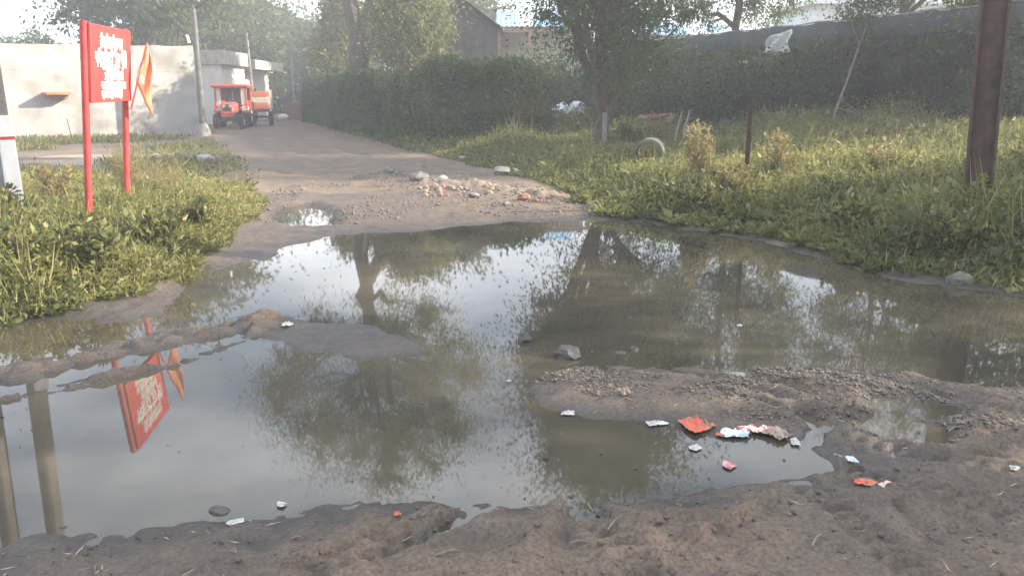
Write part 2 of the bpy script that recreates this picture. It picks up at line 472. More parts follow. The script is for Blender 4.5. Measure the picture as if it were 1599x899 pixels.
class MB:
    def __init__(s): s.v, s.f = [], []
    def add(s, vs, fs):
        n = len(s.v); s.v += [tuple(p) for p in vs]; s.f += [tuple(i + n for i in f) for f in fs]; return s
    def box(s, c, d, rot=None, bev=0.0):
        x, y, z = d[0] / 2, d[1] / 2, d[2] / 2
        b = min(bev, x * .9, y * .9, z * .9)
        vs, fs = [], []
        if b <= 0:
            vs = [Vector((i * x, j * y, k * z)) for i in (-1, 1) for j in (-1, 1) for k in (-1, 1)]
            fs = [(0, 1, 3, 2), (4, 6, 7, 5), (0, 4, 5, 1), (2, 3, 7, 6), (0, 2, 6, 4), (1, 5, 7, 3)]
        else:
            idx = {}
            for i in (-1, 1):
                for j in (-1, 1):
                    for k in (-1, 1):
                        for ax in range(3):
                            p = [i * (x - b), j * (y - b), k * (z - b)]
                            p[ax] = (i * x, j * y, k * z)[ax]
                            idx[i, j, k, ax] = len(vs); vs.append(Vector(p))
            for s_ in (-1, 1):
                q = [(1, 1), (1, -1), (-1, -1), (-1, 1)]
                fs.append(tuple(idx[s_, a, c_, 0] for a, c_ in q)); fs.append(tuple(idx[a, s_, c_, 1] for a, c_ in q)); fs.append(tuple(idx[a, c_, s_, 2] for a, c_ in q))
                for t_ in (-1, 1):
                    fs.append((idx[s_, t_, -1, 0], idx[s_, t_, 1, 0], idx[s_, t_, 1, 1], idx[s_, t_, -1, 1]))
                    fs.append((idx[s_, -1, t_, 0], idx[s_, 1, t_, 0], idx[s_, 1, t_, 2], idx[s_, -1, t_, 2]))
                    fs.append((idx[-1, s_, t_, 1], idx[1, s_, t_, 1], idx[1, s_, t_, 2], idx[-1, s_, t_, 2]))
            for i in (-1, 1):
                for j in (-1, 1):
                    for k in (-1, 1):
                        fs.append((idx[i, j, k, 0], idx[i, j, k, 1], idx[i, j, k, 2]))
        if rot is not None: vs = [rot @ p for p in vs]
        return s.add([p + Vector(c) for p in vs], fs)
    def tube(s, pts, rad, n=8, cap=True):
        pts = [Vector(p) for p in pts]
        if not hasattr(rad, '__len__'): rad = [rad] * len(pts)
        vs, fs = [], []
        ref = None
        for i, p in enumerate(pts):
            t = (pts[min(i + 1, len(pts) - 1)] - pts[max(i - 1, 0)]).normalized()
            if ref is None:
                ref = t.orthogonal().normalized()
            a = (ref - t * ref.dot(t)).normalized(); b = t.cross(a); ref = a
            for k in range(n):
                an = 2 * math.pi * k / n
                vs.append(p + (a * math.cos(an) + b * math.sin(an)) * rad[i])
        for i in range(len(pts) - 1):
            for k in range(n):
                k2 = (k + 1) % n
                fs.append((i * n + k, i * n + k2, (i + 1) * n + k2, (i + 1) * n + k))
        if cap:
            fs.append(tuple(range(n - 1, -1, -1))); fs.append(tuple(range((len(pts) - 1) * n, len(pts) * n)))
        return s.add(vs, fs)
    def prism(s, poly, t, mtx=None):
        n = len(poly)
        vs = [Vector((p[0], -t / 2, p[1])) for p in poly] + [Vector((p[0], t / 2, p[1])) for p in poly]
        fs = [tuple(range(n)), tuple(range(2 * n - 1, n - 1, -1))] + [(i, i + n, (i + 1) % n + n, (i + 1) % n) for i in range(n)]
        if mtx is not None: vs = [mtx @ p for p in vs]
        return s.add(vs, fs)
    def lathe(s, prof, n=24, axis='X', c=(0, 0, 0)):
        vs, fs = [], []
        for k in range(n):
            an = 2 * math.pi * k / n
            for a, r in prof:
                p = (a, r * math.cos(an), r * math.sin(an))
                if axis == 'Z': p = (p[1], p[2], p[0])
                if axis == 'Y': p = (p[1], p[0], p[2])
                vs.append(Vector(p) + Vector(c))
        m = len(prof)
        for k in range(n):
            for i in range(m):
                i2, k2 = (i + 1) % m, (k + 1) % n
                fs.append((k * m + i, k2 * m + i, k2 * m + i2, k * m + i2))
        return s.add(vs, fs)
    def build(s, name, m, parent=None, loc=None, smooth=False):
        me = bpy.data.meshes.new(name)
        me.from_pydata(s.v, [], s.f)
        import bmesh
        bm = bmesh.new(); bm.from_mesh(me); bmesh.ops.recalc_face_normals(bm, faces=bm.faces); bm.to_mesh(me); bm.free()
        if smooth:
            me.polygons.foreach_set('use_smooth', np.ones(len(me.polygons), bool))
            me.set_sharp_from_angle(angle=R(40))
        return link(name, me, m, parent, loc)

def unit(a):
    return a / (np.linalg.norm(a, axis=1, keepdims=True) + 1e-9)
def leaf_geo(c, d, L, W, g):
    """diamond leaves with a fold: base c, direction d"""
    n = len(c)
    d = unit(d)
    s = unit(np.cross(d, g.normal(size=(n, 3))))
    up = np.cross(s, d)
    L = np.broadcast_to(np.asarray(L, float).reshape(-1, 1), (n, 1)); W = np.broadcast_to(np.asarray(W, float).reshape(-1, 1), (n, 1))
    mid = c + d * L * .45 + up * W * .15
    v = np.stack([c, mid + s * W * .5, c + d * L - up * L * .12, mid - s * W * .5], 1).reshape(-1, 3)
    f = np.arange(4 * n).reshape(n, 4)
    return v, f
def leaf_obj(name, c, d, L, W, m, parent, g, rnd=None):
    v, f = leaf_geo(c, d, L, W, g)
    r = g.random(len(c)) if rnd is None else rnd
    return link(name, np_mesh(name, v, f, {'rnd': ('FACE', r)}), m, parent)

# ------------------------------------------------------------------ ground, dirt road, water
def axis(a, b, d):
    return np.arange(a, b, d)
def grow(start, d0, ratio, end):
    out, x, d = [], start, d0
    while x < end:
        out.append(x); d *= ratio; x += d
    out.append(end)
    return np.array(out)
gx = np.concatenate([-grow(8.0, .06, 1.075, 180)[::-1], axis(-7.95, -3.6, .05), axis(-3.6, 4.4, .022), axis(4.4, 8.95, .05), grow(9.0, .06, 1.075, 180)])
gy = np.concatenate([[-100, -50, -25, -12, -6, -3, -1, 0, .8, 1.4, 1.8], axis(2.1, 4.6, .02), axis(4.6, 7.6, .03), axis(7.6, 13.0, .06), grow(13.0, .08, 1.03, 60), grow(66, 6, 1.15, 260)])
X, Y = np.meshgrid(gx, gy)
xf, yf = X.ravel(), Y.ravel()
zf = height(xf, yf)
sdR, sdL, sdRoad = poly_sd(xf, yf, RVERGE), poly_sd(xf, yf, LVERGE), poly_sd(xf, yf, ROAD)
nn = fbm(xf, yf, .8, 4, 21)
veg = np.clip(ss((-np.minimum(sdR, sdL) + .15 + .5 * nn) / .5), 0, 1)
farfield = ss((sdRoad - .2) / 1.0) * (1 - veg) * np.clip(ss((fbm(xf, yf, 3.0, 4, 31) + .20) / .25), 0, 1)
veg = np.maximum(veg, .85 * farfield)
wet = np.exp(-np.maximum(zf - .006, 0) / (.028 + .05 * ss((-xf - .3) / 1.5) + .14 * ss((yf - 5.2) / .6) * ss((xf - .8) / .5))) * (yf < 13.2) * (1 - veg)
wet = np.maximum(wet, .52 * ss((.1 + fbm(xf, yf, 1.1, 4, 41)) / .35) * (yf < 13) * (1 - veg))
sand = np.zeros_like(xf)
def patch(cx, cy, rx, ry, rot, seed):
    c, s = math.cos(rot), math.sin(rot)
    dx, dy = xf - cx, yf - cy
    a, b = (dx * c + dy * s) / rx, (-dx * s + dy * c) / ry
    return ss((1.0 - np.hypot(a, b) + 1.6 * fbm(xf, yf, 1.3, 4, seed)) / .7)
pa, pb, pc = G(200, 241, .1), G(110, 246, .1), G(60, 268, .1)
for p_, rx_, ry_, ro_, sd_ in ((pa, .8, 1.5, -.3, 51), (pb, 1.3, 1.7, .1, 52)):
    sand = np.maximum(sand, patch(p_.x, p_.y, rx_, ry_, ro_, sd_))
rub = np.exp(-(line_dist(xf, yf, RUBBLE) / .35) ** 2) * (yf < 20)
sand = np.maximum(sand, .32 * rub)
trk = ss((fbm(sdR * 1.6, yf * .12, .6, 3, 95) + .1) / .4) * (yf > 12) * (sdRoad < 0)
sand = np.maximum(sand, .10 * trk)
veg = veg * (1 - sand)
nx, ny = len(gx), len(gy)
ii = np.arange(nx * ny).reshape(ny, nx)
F = np.stack([ii[:-1, :-1], ii[:-1, 1:], ii[1:, 1:], ii[1:, :-1]], -1).reshape(-1, 4)
V = np.stack([xf, yf, zf], 1)
isroad = (sdRoad[F].mean(1) < 0)
for nm, msk in (('ground', ~isroad), ('dirt_road', isroad)):
    fs = F[msk]
    used, inv = np.unique(fs, return_inverse=True)
    me = np_mesh(nm, V[used], inv.reshape(-1, 4), {'veg': ('POINT', veg[used]), 'wet': ('POINT', wet[used]), 'sand': ('POINT', sand[used])}, smooth=True)
    tag(link(nm, me, M['earth']), kind='structure')
wm = np_mesh('puddle_water', [(-11, 1.9, 0), (13, 1.9, 0), (13, 12.4, 0), (-11, 12.4, 0)], [(0, 1, 2, 3)])
tag(link('puddle_water', wm, M['water']), kind='structure')

# ------------------------------------------------------------------ trees
def tree(name, label, cat, u, Y, hgt, rx, rz, m_leaf, seed, trunk_r=.22, lean=(0, 0), ntips=70, lpc=420, L=.16, W=.07, sig=.55,
         m_bark='bark', group=None, x=None, main=7, low=.25, droop=.2, sq=1.0, stems=1, flat=.75):
    g = np.random.default_rng(seed)
    bx = P(u, 150, Y).x if x is None else x
    base = np.array([bx, Y, H(bx, Y) - .05])
    t = thing(name, label, cat, base, 0, group)
    mb = MB()
    top = np.array([lean[0], lean[1], hgt - rz * .8])
    def trunk(k):
        off = np.array([.25 * (k - (stems - 1) / 2), .1 * k, 0])
        tt = top + np.array([.9 * (k - (stems - 1) / 2), 0, 0])
        n = 8
        pts = [off * (1 - i / (n - 1)) + tt * (i / (n - 1)) + np.append(g.normal(size=2) * trunk_r * .55 * (0 < i < n - 1), 0) for i in range(n)]
        rr = [trunk_r * (1.25 if i == 0 else 1 - .72 * i / (n - 1)) for i in range(n)]
        mb.tube(pts, rr, 9)
        return pts, rr
    tr = [trunk(k) for k in range(stems)]
    cc = np.array([lean[0], lean[1], hgt - rz])
    def rp(n, inner):
        d = unit(g.normal(size=(n, 3)))
        r = inner + (1 - inner) * g.random(n) ** .5
        d[:, 2] = np.sign(d[:, 2]) * np.abs(d[:, 2]) ** sq
        return cc + d * r[:, None] * np.array([rx, rx, rz])
    limbs = []
    for i, tip in enumerate(rp(main, .6)):
        pts, rr = tr[i % stems]
        k = int(np.clip(low * 8 + g.random() * (7 - low * 8), 1, 6))
        s, r0 = pts[k], rr[k] * .62
        mid = (s + tip) / 2 + g.normal(size=3) * .12 * np.linalg.norm(tip - s) + np.array([0, 0, .12 * np.linalg.norm(tip - s)])
        q = [(1 - w) ** 2 * s + 2 * w * (1 - w) * mid + w * w * tip for w in np.linspace(0, 1, 7)]
        q = [p + g.normal(size=3) * .03 * rx * (0 < j < 6) for j, p in enumerate(q)]
        rl = [r0 * (1 - .85 * w) + .012 for w in np.linspace(0, 1, 7)]
        mb.tube(q, rl, 6, False)
        limbs.append((q, rl))
    tips = rp(ntips, .25)
    for tip in tips:
        ds = [min((np.linalg.norm(np.array(p) - tip), j) for j, p in enumerate(q[1:6], 1)) for q, _ in limbs]
        b = int(np.argmin([d for d, _ in ds])); j = max(1, ds[b][1] - 1)
        s, r0 = np.array(limbs[b][0][j]), limbs[b][1][j] * .5
        mid = (s + tip) / 2 + g.normal(size=3) * .1 * np.linalg.norm(tip - s)
        q = [(1 - w) ** 2 * s + 2 * w * (1 - w) * mid + w * w * tip for w in np.linspace(0, 1, 5)]
        mb.tube(q, [r0 * (1 - .8 * w) + .006 for w in np.linspace(0, 1, 5)], 4, False)
    trunk_o = mb.build('trunk', M[m_bark], t, smooth=True)
    allt = np.vstack([tips, [q[-1] for q, _ in limbs]])
    sc_ = sig * (.55 + .9 * g.random(len(allt)))
    idx = np.repeat(np.arange(len(allt)), lpc)
    off = g.normal(size=(len(idx), 3)) * sc_[idx][:, None] * np.array([1, 1, flat])
    # sprays: pull leaves onto a few twigs of each clump so that gaps stay open
    ntw = 9
    tw = unit(g.normal(size=(len(allt) * ntw, 3)))
    tid = idx * ntw + g.integers(0, ntw, len(idx))
    along = np.abs(g.normal(size=len(idx))) * sc_[idx] * 1.25
    off2 = tw[tid] * along[:, None] + g.normal(size=(len(idx), 3)) * .16 * sc_[idx][:, None]
    c = allt[idx] + np.where(g.random((len(idx), 1)) < .7, off2, off)
    c[:, 2] = np.maximum(c[:, 2], .3)
    d = off2 + g.normal(size=off.shape) * .6 * sig + np.array([0, 0, -droop])
    tone = np.clip(.5 + .22 * g.normal(size=len(allt)), 0, 1)[idx] * .6 + g.random(len(idx)) * .4
    leaf_obj('crown', c, d, L * (.6 + .8 * g.random(len(c))), W * (.6 + .8 * g.random(len(c))), M[m_leaf], t, g, tone)
    return t

FAR = 'hazy trees behind the wall and road end'
tree('creeper_clad_tree', 'tall tree with forked trunk and yellow-green creepers behind the far end of the hedge', 'tree', 556, 38, 17.0, 5.4, 4.5, 'leafB', 1, .50, (.6, 0), 110, 620, .12, .065, .66, stems=2, low=.5)
tree('leafy_tree', 'smaller yellow-green tree over the hedge, beside the dark gabled house', 'tree', 640, 35.0, 6.2, 1.5, 1.9, 'leafB', 2, .14, (0, 0), 70, 380, .15, .075, .45, low=.35)
tree('creeper_column', 'narrow creeper-hung tree at the road end, right beside the forked trunk', 'tree', 534, 47, 7.4, 1.1, 3.2, 'leafB', 3, .16, (0, 0), 60, 380, .2, .1, .5, low=.15)
tree('acacia_tree', 'dark feathery acacia with crooked brown trunk standing in the verge near the concrete pipe', 'tree', 930, 19.5, 8.8, 2.2, 3.5, 'leafA', 4, .17, (.55, .1), 190, 430, .12, .038, .46, low=.12, main=12)
tree('acacia_tree', 'feathery acacia rising behind the dark tarpaulin fence', 'tree', 1140, 29.5, 9.6, 3.6, 3.3, 'leafA', 5, .2, (.2, 0), 90, 420, .14, .045, .55, low=.3, main=9)
tree('acacia_tree', 'thin acacia rising behind the fence near its white plastic sheet', 'tree', 1395, 25.0, 8.6, 2.4, 2.4, 'leafA', 6, .15, (0, 0), 50, 380, .12, .04, .45, low=.35)
tree('roadside_tree', 'fresh green tree at the picture edge behind the rusty steel pole', 'tree', 1680, 19.0, 7.0, 2.7, 3.2, 'leafB', 7, .2, (0, 0), 80, 420, .13, .06, .5, low=.1)
tree('spreading_tree', 'wide hazy tree with dark open limbs behind the concrete wall, over the sign board', 'tree', 250, 46, 11.6, 5.0, 3.9, 'leafC', 8, .34, (-.6, 0), 80, 190, .30, .15, .8, low=.3, main=10, group=FAR)
tree('broad_tree', 'tall hazy tree above the flat-roofed shops', 'tree', 348, 64, 10.6, 4.6, 4.7, 'leafC', 9, .45, (0, 0), 130, 300, .38, .20, 1.0, low=.15, group=FAR)
tree('broad_tree', 'hazy tree closing the far end of the dirt road', 'tree', 445, 78, 7.9, 5.5, 3.7, 'leafC', 10, .45, (0, 0), 130, 280, .44, .24, 1.1, low=.1, group=FAR)
tree('broad_tree', 'hazy tree between the spreading tree and the shops, behind the wall', 'tree', 305, 56, 10.5, 3.8, 4.2, 'leafC', 12, .3, (0, 0), 60, 200, .34, .18, .85, low=.2, group=FAR)
tree('broad_tree', 'far hazy tree showing behind the forked creeper-clad trunk', 'tree', 532, 74, 7.5, 3.0, 3.2, 'leafC', 13, .4, (0, 0), 60, 220, .42, .23, 1.1, low=.1, group=FAR)
tree('broad_tree', 'far tree crown filling the gap above the dark gabled house', 'tree', 690, 58, 8.8, 4.0, 3.4, 'leafC', 14, .4, (0, 0), 90, 280, .36, .2, 1.0, low=.1, group=FAR)
tree('small_tree', 'low round treetop peeping over the wall at the picture edge', 'tree', 52, 62, 5.6, 2.2, 2.0, 'leafC', 15, .2, (0, 0), 40, 260, .3, .16, .6, group=FAR)
# unseen trees added on the sunny side to shade puddle, verge and road
for k, (tx, ty, th, trx, trz, sd_) in enumerate(((12.5, 4.6, 8.0, 2.8, 2.6, 20), (17.5, 18.6, 10.0, 2.6, 2.4, 21), (15.5, 9.2, 7.6, 2.2, 2.2, 23), (13.0, .2, 7.2, 2.8, 2.4, 22))):
    tree('acacia_tree', ['feathery shade acacia added out of view beside the puddle', 'taller shade acacia added out of view beside the field', 'bushy shade acacia added out of view by the far bank', 'shade acacia added out of view beside the near bank'][k], 'tree', 0, ty, th, trx, trz, 'leafA', sd_, .18, (0, 0), 60, 300, .13, .045, .5, x=tx, low=.3)

# ------------------------------------------------------------------ hedge and creeper-covered fence
HEDGE = np.array([(-14.0, 58), (-12.2, 50.5), (-6.6, 35.3), (-3.5, 27.9), (-1.4, 24.0), (0.0, 22.8), (0.7, 23.2)])
def along(pl, t):
    seg = np.hypot(*np.diff(pl, axis=0).T); cum = np.concatenate([[0], np.cumsum(seg)])
    s = t * cum[-1]
    return np.stack([np.interp(s, cum, pl[:, 0]), np.interp(s, cum, pl[:, 1])], 1)
g = np.random.default_rng(31)
hedge = thing('hedge', 'long dark green clipped-looking hedge running along the dirt road', 'hedge', (0, 0, 0))
N = 100000
t_ = g.random(N) ** 1.0
pt = along(HEDGE, t_)
zb = height(pt[:, 0], pt[:, 1])
topz = 2.50 + .16 * fbm(t_ * 60, t_ * 0, 3, 3, 5) * 3 - zb
hh = g.random(N) ** .72
wd = .75 * (1 - .25 * hh) * (.7 + .8 * np.abs(fbm(t_ * 60, hh * 4, 1.6, 3, 6)))
ang = g.random(N) * 2 * np.pi
c = np.stack([pt[:, 0] + np.cos(ang) * wd * (.55 + .45 * g.random(N)), pt[:, 1] + np.sin(ang) * wd * (.55 + .45 * g.random(N)), zb + hh * topz], 1)
clump = np.clip(.45 + 1.3 * fbm(t_ * 60, hh * 5, 1.2, 3, 8), 0, 1) * .7 + .3 * g.random(N)
leaf_obj('foliage', c, g.normal(size=(N, 3)) + np.array([-.4, -.3, .1]), .15 * (.6 + .8 * g.random(N)), .075 * (.6 + .8 * g.random(N)), M['leafD'], hedge, g, np.minimum(clump, .96))
mb = MB()
for k in range(70):
    p = along(HEDGE, np.array([(k + .5) / 70]))[0] + g.normal(size=2) * .15
    z0 = H(p[0], p[1])
    mb.tube([(p[0], p[1], z0 - .05), (p[0] + .15 * g.normal(), p[1] + .15 * g.normal(), z0 + 1.1), (p[0] + .3 * g.normal(), p[1] + .3 * g.normal(), z0 + 2.1)], [.035, .025, .012], 5)
mb.build('stem', M['bark2'], hedge)['kind'] = 'stuff'

FA, FB = np.array((4.1, 33.5)), np.array((11.6, 17.0))
FL = float(np.linalg.norm(FB - FA)); FD = (FB - FA) / FL
FN = np.array((FD[1], -FD[0]))
if FN @ np.array((-1, -1)) < 0: FN = -FN
def fpt(s): return FA + FD * s
FTOP = 3.62
fence = thing('tarpaulin_fence', 'long dark net fence with black tarpaulin along its top, covered in creepers', 'fence', (*fpt(0), 0))
fo = Vector((*fpt(0), 0))
mb_dir = Matrix.Rotation(math.atan2(FD[1], FD[0]), 3, 'Z')
for k in range(10):
    s0, s1 = FL * k / 10, FL * (k + 1) / 10
    p, q = fpt(s0), fpt(s1)
    zp = H(*p)
    pm = MB(); pm.tube([Vector((*p, zp - .2)) - fo, Vector((*p, FTOP - .1)) - fo], .05, 7); pm.build('post', M['bark'], fence)
    n = 10
    vs, fs = [], []
    for i in range(n + 1):
        w = i / n; r = p + (q - p) * w
        zb = H(*r)
        for j in range(5):
            zz = zb - .05 + (FTOP - .35 - zb) * j / 4
            off = FN * (.06 + .05 * math.sin(i * 1.7 + j) * (j not in (0, 4)))
            vs.append(Vector((r[0] + off[0], r[1] + off[1], zz)) - fo)
    for i in range(n):
        for j in range(4):
            a = i * 5 + j
            fs.append((a, a + 5, a + 6, a + 1))
    MB().add(vs, fs).build('net_panel', M['greennet'] if k == 5 else M['net'], fence)
    em = MB(); em.tube([Vector((*p, FTOP + .012)) - fo, Vector((*(p + (q - p) * .5), FTOP - .035)) - fo, Vector((*q, FTOP + .012)) - fo], .022, 6); em.build('edge_pipe', M['plaster'], fence)
    # sagging tarpaulin band at the top, a folded sheet with two sides
    vs, fs = [], []
    for i in range(13):
        w = i / 12; r = p + (q - p) * w
        sag = .05 * math.sin(w * math.pi) + .02 * g.normal()
        for j, (o_, z_) in enumerate(((-.10, -.38), (-.07, -.18), (0, 0), (.10, -.02), (.17, -.22), (.15 + .03 * g.normal(), -.50 + .05 * g.normal()))):
            vs.append(Vector((r[0] + FN[0] * o_, r[1] + FN[1] * o_, FTOP + z_ - sag)) - fo)
    for i in range(12):
        for j in range(5):
            a = i * 6 + j
            fs.append((a, a + 6, a + 7, a + 1))
    MB().add(vs, fs).build('tarpaulin', M['tarp'], fence, smooth=True)
N = 110000
s_ = g.random(N) * FL
hz_ = g.random(N)
pp = FA + FD * s_[:, None]
zb = height(pp[:, 0], pp[:, 1])
dens = fbm(s_, hz_ * 3, 1.3, 4, 61)
keep = (dens > -.26 + 1.1 * ss((hz_ - .70) / .16)) 
out = .2 + 1.9 * np.abs(fbm(s_, hz_ * 3, 1.5, 3, 62)) + .22 * g.random(N) + .5 * (1 - hz_) ** 2
dryp = ss((fbm(s_, hz_ * 2, 1.8, 3, 64) - .12) / .2)
c = np.stack([pp[:, 0] + FN[0] * out, pp[:, 1] + FN[1] * out, zb + hz_ * (FTOP - .1 - zb)], 1)[keep]
n = len(c)
crp = tag(leaf_obj('creeper', c, g.normal(size=(n, 3)) + np.array([FN[0], FN[1], -.6]), .17 * (.6 + .8 * g.random(n)), .11 * (.6 + .8 * g.random(n)), M['leafG'], None, g,
                   np.clip(np.clip(.35 + 1.3 * dens[keep], 0, 1) * .6 + .35 * g.random(n) + .5 * dryp[keep] * g.random(n), 0, 1)), 'mass of dark green creeper leaves hanging over the net fence', 'creeper', kind='stuff')

def bush(label, u, Y, hgt, r, m, seed, n=9000, L=.13, W=.07):
    g = np.random.default_rng(seed)
    bx = P(u, 150, Y).x
    t = thing('bush', label, 'bush', (bx, Y, H(bx, Y)), 0, 'dark bushes along the fence')
    mb = MB(); tips = []
    for k in range(22):
        a = g.random() * 6.28; rr = r * g.random() ** .5; hk = hgt * (.45 + .55 * g.random()) * (1 - .25 * rr / r)
        q = np.array([math.cos(a) * rr, math.sin(a) * rr * .8, hk])
        mb.tube([(0, 0, -.05), q * np.array([.4, .4, .55]), q], [.035, .022, .008], 5)
        tips += [q, q * np.array([.8, .8, .6]), q * np.array([.9, .9, .35])]
    mb.build('stem', M['bark2'], t)
    tips = np.array(tips); ix = g.integers(0, len(tips), n)
    sgm = (.16 + .2 * g.random(len(tips)))[ix][:, None] * hgt / 2.4 * 1.2
    c = tips[ix] + g.normal(size=(n, 3)) * sgm; c[:, 2] = np.maximum(c[:, 2], .03)
    tone = g.random(len(tips))[ix] * .55 + .4 * g.random(n)
    leaf_obj('foliage', c, g.normal(size=(n, 3)) + np.array([0, 0, -.3]), L * (.6 + .8 * g.random(n)), W * (.6 + .8 * g.random(n)), M[m], t, g, tone)
bush('dark bush at the near end of the hedge by the drum', 812, 25.6, 2.3, 1.2, 'leafD', 201)
bush('dark bush behind the sacks, left of the acacia trunk', 880, 33, 2.6, 1.8, 'leafD', 202, 12000)
bush('dark bush between the acacia trunk and the concrete pipe', 975, 27.5, 2.4, 1.3, 'leafG', 203)
bush('dark bush behind the concrete pipe, before the fence', 1045, 25.8, 2.3, 1.2, 'leafG', 204)
bush('dark bush behind the thin rusty post, before the fence', 1150, 23.2, 2.0, 1.1, 'leafG', 205)
bush('dark bush below the white plastic sheet', 1245, 21.8, 1.9, 1.0, 'leafG', 206)
bush('dark low bush behind the thick steel pole', 1590, 16.8, 1.5, 1.1, 'leafG', 207)
# ------------------------------------------------------------------ verge plants
def in_poly(poly, n, g, box):
    x = g.uniform(box[0], box[1], n); y = g.uniform(box[2], box[3], n)
    s = poly_sd(x, y, poly) + .35 * fbm(x, y, .6, 3, 77)
    k = s < .07
    return x[k], y[k], -s[k]
def verge(name, label, poly, specs, m, seed, hfun, dryf=None):
    g = np.random.default_rng(seed)
    C, D, LL, WW, RR = [], [], [], [], []
    for box, nst, nl, L, W in specs:
        x, y, s = in_poly(poly, nst, g, box)
        hgt = hfun(x, y, s)
        z = height(x, y)
        lx, ly = g.normal(size=len(x)) * .25, g.normal(size=len(x)) * .25
        tone = np.clip(.5 + .9 * fbm(x, y, .7, 3, seed), 0, 1)
        if dryf is not None: tone = np.clip(tone + dryf(x, y), 0, 1.4)
        big = np.exp(.27 * g.normal(size=len(x)))
        for k in range(nl):
            w = (k + g.random(len(x))) / nl
            r = .05 + .05 * g.random(len(x))
            a = g.random(len(x)) * 2 * np.pi
            C.append(np.stack([x + lx * hgt * w + np.cos(a) * r * .5, y + ly * hgt * w + np.sin(a) * r * .5, z + hgt * w], 1))
            D.append(np.stack([np.cos(a), np.sin(a), .1 + .9 * g.random(len(x)) * w + .1], 1))
            LL.append(big * L * (.6 + .8 * g.random(len(x)))); WW.append(big * W * (.6 + .8 * g.random(len(x))))
            RR.append(np.clip(tone * .55 + .45 * g.random(len(x)), 0, 1))
        # grass blades between
        k = g.random(len(x)) < .8
        nb = int(k.sum())
        C.append(np.stack([x[k], y[k], z[k]], 1)); D.append(np.stack([g.normal(size=nb) * .35, g.normal(size=nb) * .35, np.ones(nb)], 1))
        LL.append(hgt[k] * (.7 + .9 * g.random(nb)) + .06); WW.append(np.full(nb, .010) + .004 * y[k] / 10); RR.append(np.clip(.6 + .4 * g.random(nb), 0, 1))
    C, D, LL, WW, RR = (np.concatenate(q) for q in (C, D, LL, WW, RR))
    return tag(leaf_obj(name, C, D, LL, WW, m, None, g, RR), label, 'weeds', kind='stuff')
def hR(x, y, s):
    e = ss(s / 1.2)
    return (.05 + .17 * e + .60 * e * np.maximum(fbm(x, y, 1.6, 3, 91), 0)) * (.6 + .8 * np.random.default_rng(1).random(len(x)))
def hL(x, y, s):
    e = ss(s / .7)
    return (1 - .66 * ss((y - 8.2) / 1.8)) * (.04 + .16 * e + .70 * e * np.maximum(fbm(x, y, 1.2, 3, 92) + .1, 0)) * (.6 + .8 * np.random.default_rng(2).random(len(x)))
verge('weeds', 'low leafy weeds and grass covering the field verge beyond the puddle', RVERGE,
      [((0, 9, 5.5, 13), 19000, 6, .070, .040), ((-2, 16, 12, 22), 26000, 4, .080, .042), ((-12, 16, 20, 52), 26000, 4, .13, .06)], M['leafE'], 41, hR, lambda x, y: .5 * fbm(x, y, 2.2, 3, 67))
LYARD = GXY([(235, 291), (330, 291), (393, 300), (378, 268), (345, 240), (326, 222), (285, 224), (225, 250)])
verge('weeds', 'short sparse grass along the dirt road before the wall end', LYARD, [((-11, -3, 12, 36), 9000, 2, .075, .03)], M['leafE'], 43, lambda x, y, s: .03 + .09 * np.random.default_rng(3).random(len(x)))
verge('weeds', 'bushy green weeds round the feet of the red sign posts', LVERGE,
      [((-9.5, -2.2, 5.4, 15), 34000, 7, .047, .025)], M['leafE'], 42, hL, lambda x, y: .45 * ss((y - 9.5) / 3) + .5 * fbm(x, y, 1.5, 2, 66))

# weedy grass at the foot of the wall
g = np.random.default_rng(44)
x = g.uniform(-26, -5, 46000); y = g.uniform(13, 40, 46000)
k = (fbm(x, y, 3.0, 4, 31) > -.06) & (poly_sd(x, y, ROAD) > .8)
k &= ~((np.abs(x - pa.x) < 2.6) & (np.abs(y - pa.y) < 2.2))
x, y = x[k], y[k]
n = len(x)
tag(leaf_obj('grass', np.stack([x, y, height(x, y)], 1), np.stack([g.normal(size=n) * .6, g.normal(size=n) * .6, np.ones(n)], 1), .12 + .14 * g.random(n), np.full(n, .035), M['leafE'], None, g),
    'thin patchy grass on the yard in front of the concrete wall', 'grass', kind='stuff')

def weed(label, u, v, hgt, r, m, seed, n=900, name='tall_weed', L=.07, W=.022, cat='weed'):
    g = np.random.default_rng(seed)
    b = GT(u, v)
    t = thing(name, label, cat, b, 0, 'tall weeds standing out of the verges')
    mb = MB(); C, D = [], []
    for k in range(9):
        a = g.random() * 6.28; rr = r * (.3 + .7 * g.random()); hk = hgt * (.6 + .45 * g.random())
        q = [np.array([0, 0, -.03]), np.array([math.cos(a) * rr * .35, math.sin(a) * rr * .35, hk * .5]), np.array([math.cos(a) * rr, math.sin(a) * rr, hk])]
        mb.tube(q, [.007, .005, .002], 4)
        w = g.random(n // 9)
        c = np.outer((1 - w) ** 2, q[0]) + np.outer(2 * w * (1 - w), q[1]) + np.outer(w * w, q[2])
        C.append(c + g.normal(size=c.shape) * .045 * (1.2 - .6 * w[:, None])); D.append(np.column_stack([g.normal(size=(len(w), 2)), .4 + g.random(len(w))]))
    mb.build('stem', M['twig'], t)
    C = np.vstack(C); C[:, 2] = np.maximum(C[:, 2], .01)
    leaf_obj('foliage', C, np.vstack(D), L * (.6 + .8 * g.random(len(C))), W * (.6 + .8 * g.random(len(C))), M[m], t, g)
    return t
weed('tall pale weed clump standing beside the concrete pipe', 1095, 292, .95, .30, 'leafF', 1, 1600)
weed('dry tan weed clump growing beside the thin rusty fence post', 1215, 292, .80, .40, 'leafF', 2, 1600)
weed('yellowed weed in front of the thin rusty post', 1150, 312, .5, .30, 'leafF', 3)
weed('dry flowering weed halfway between the thin post and the thick steel pole', 1375, 288, .62, .28, 'leafF', 4, 800)
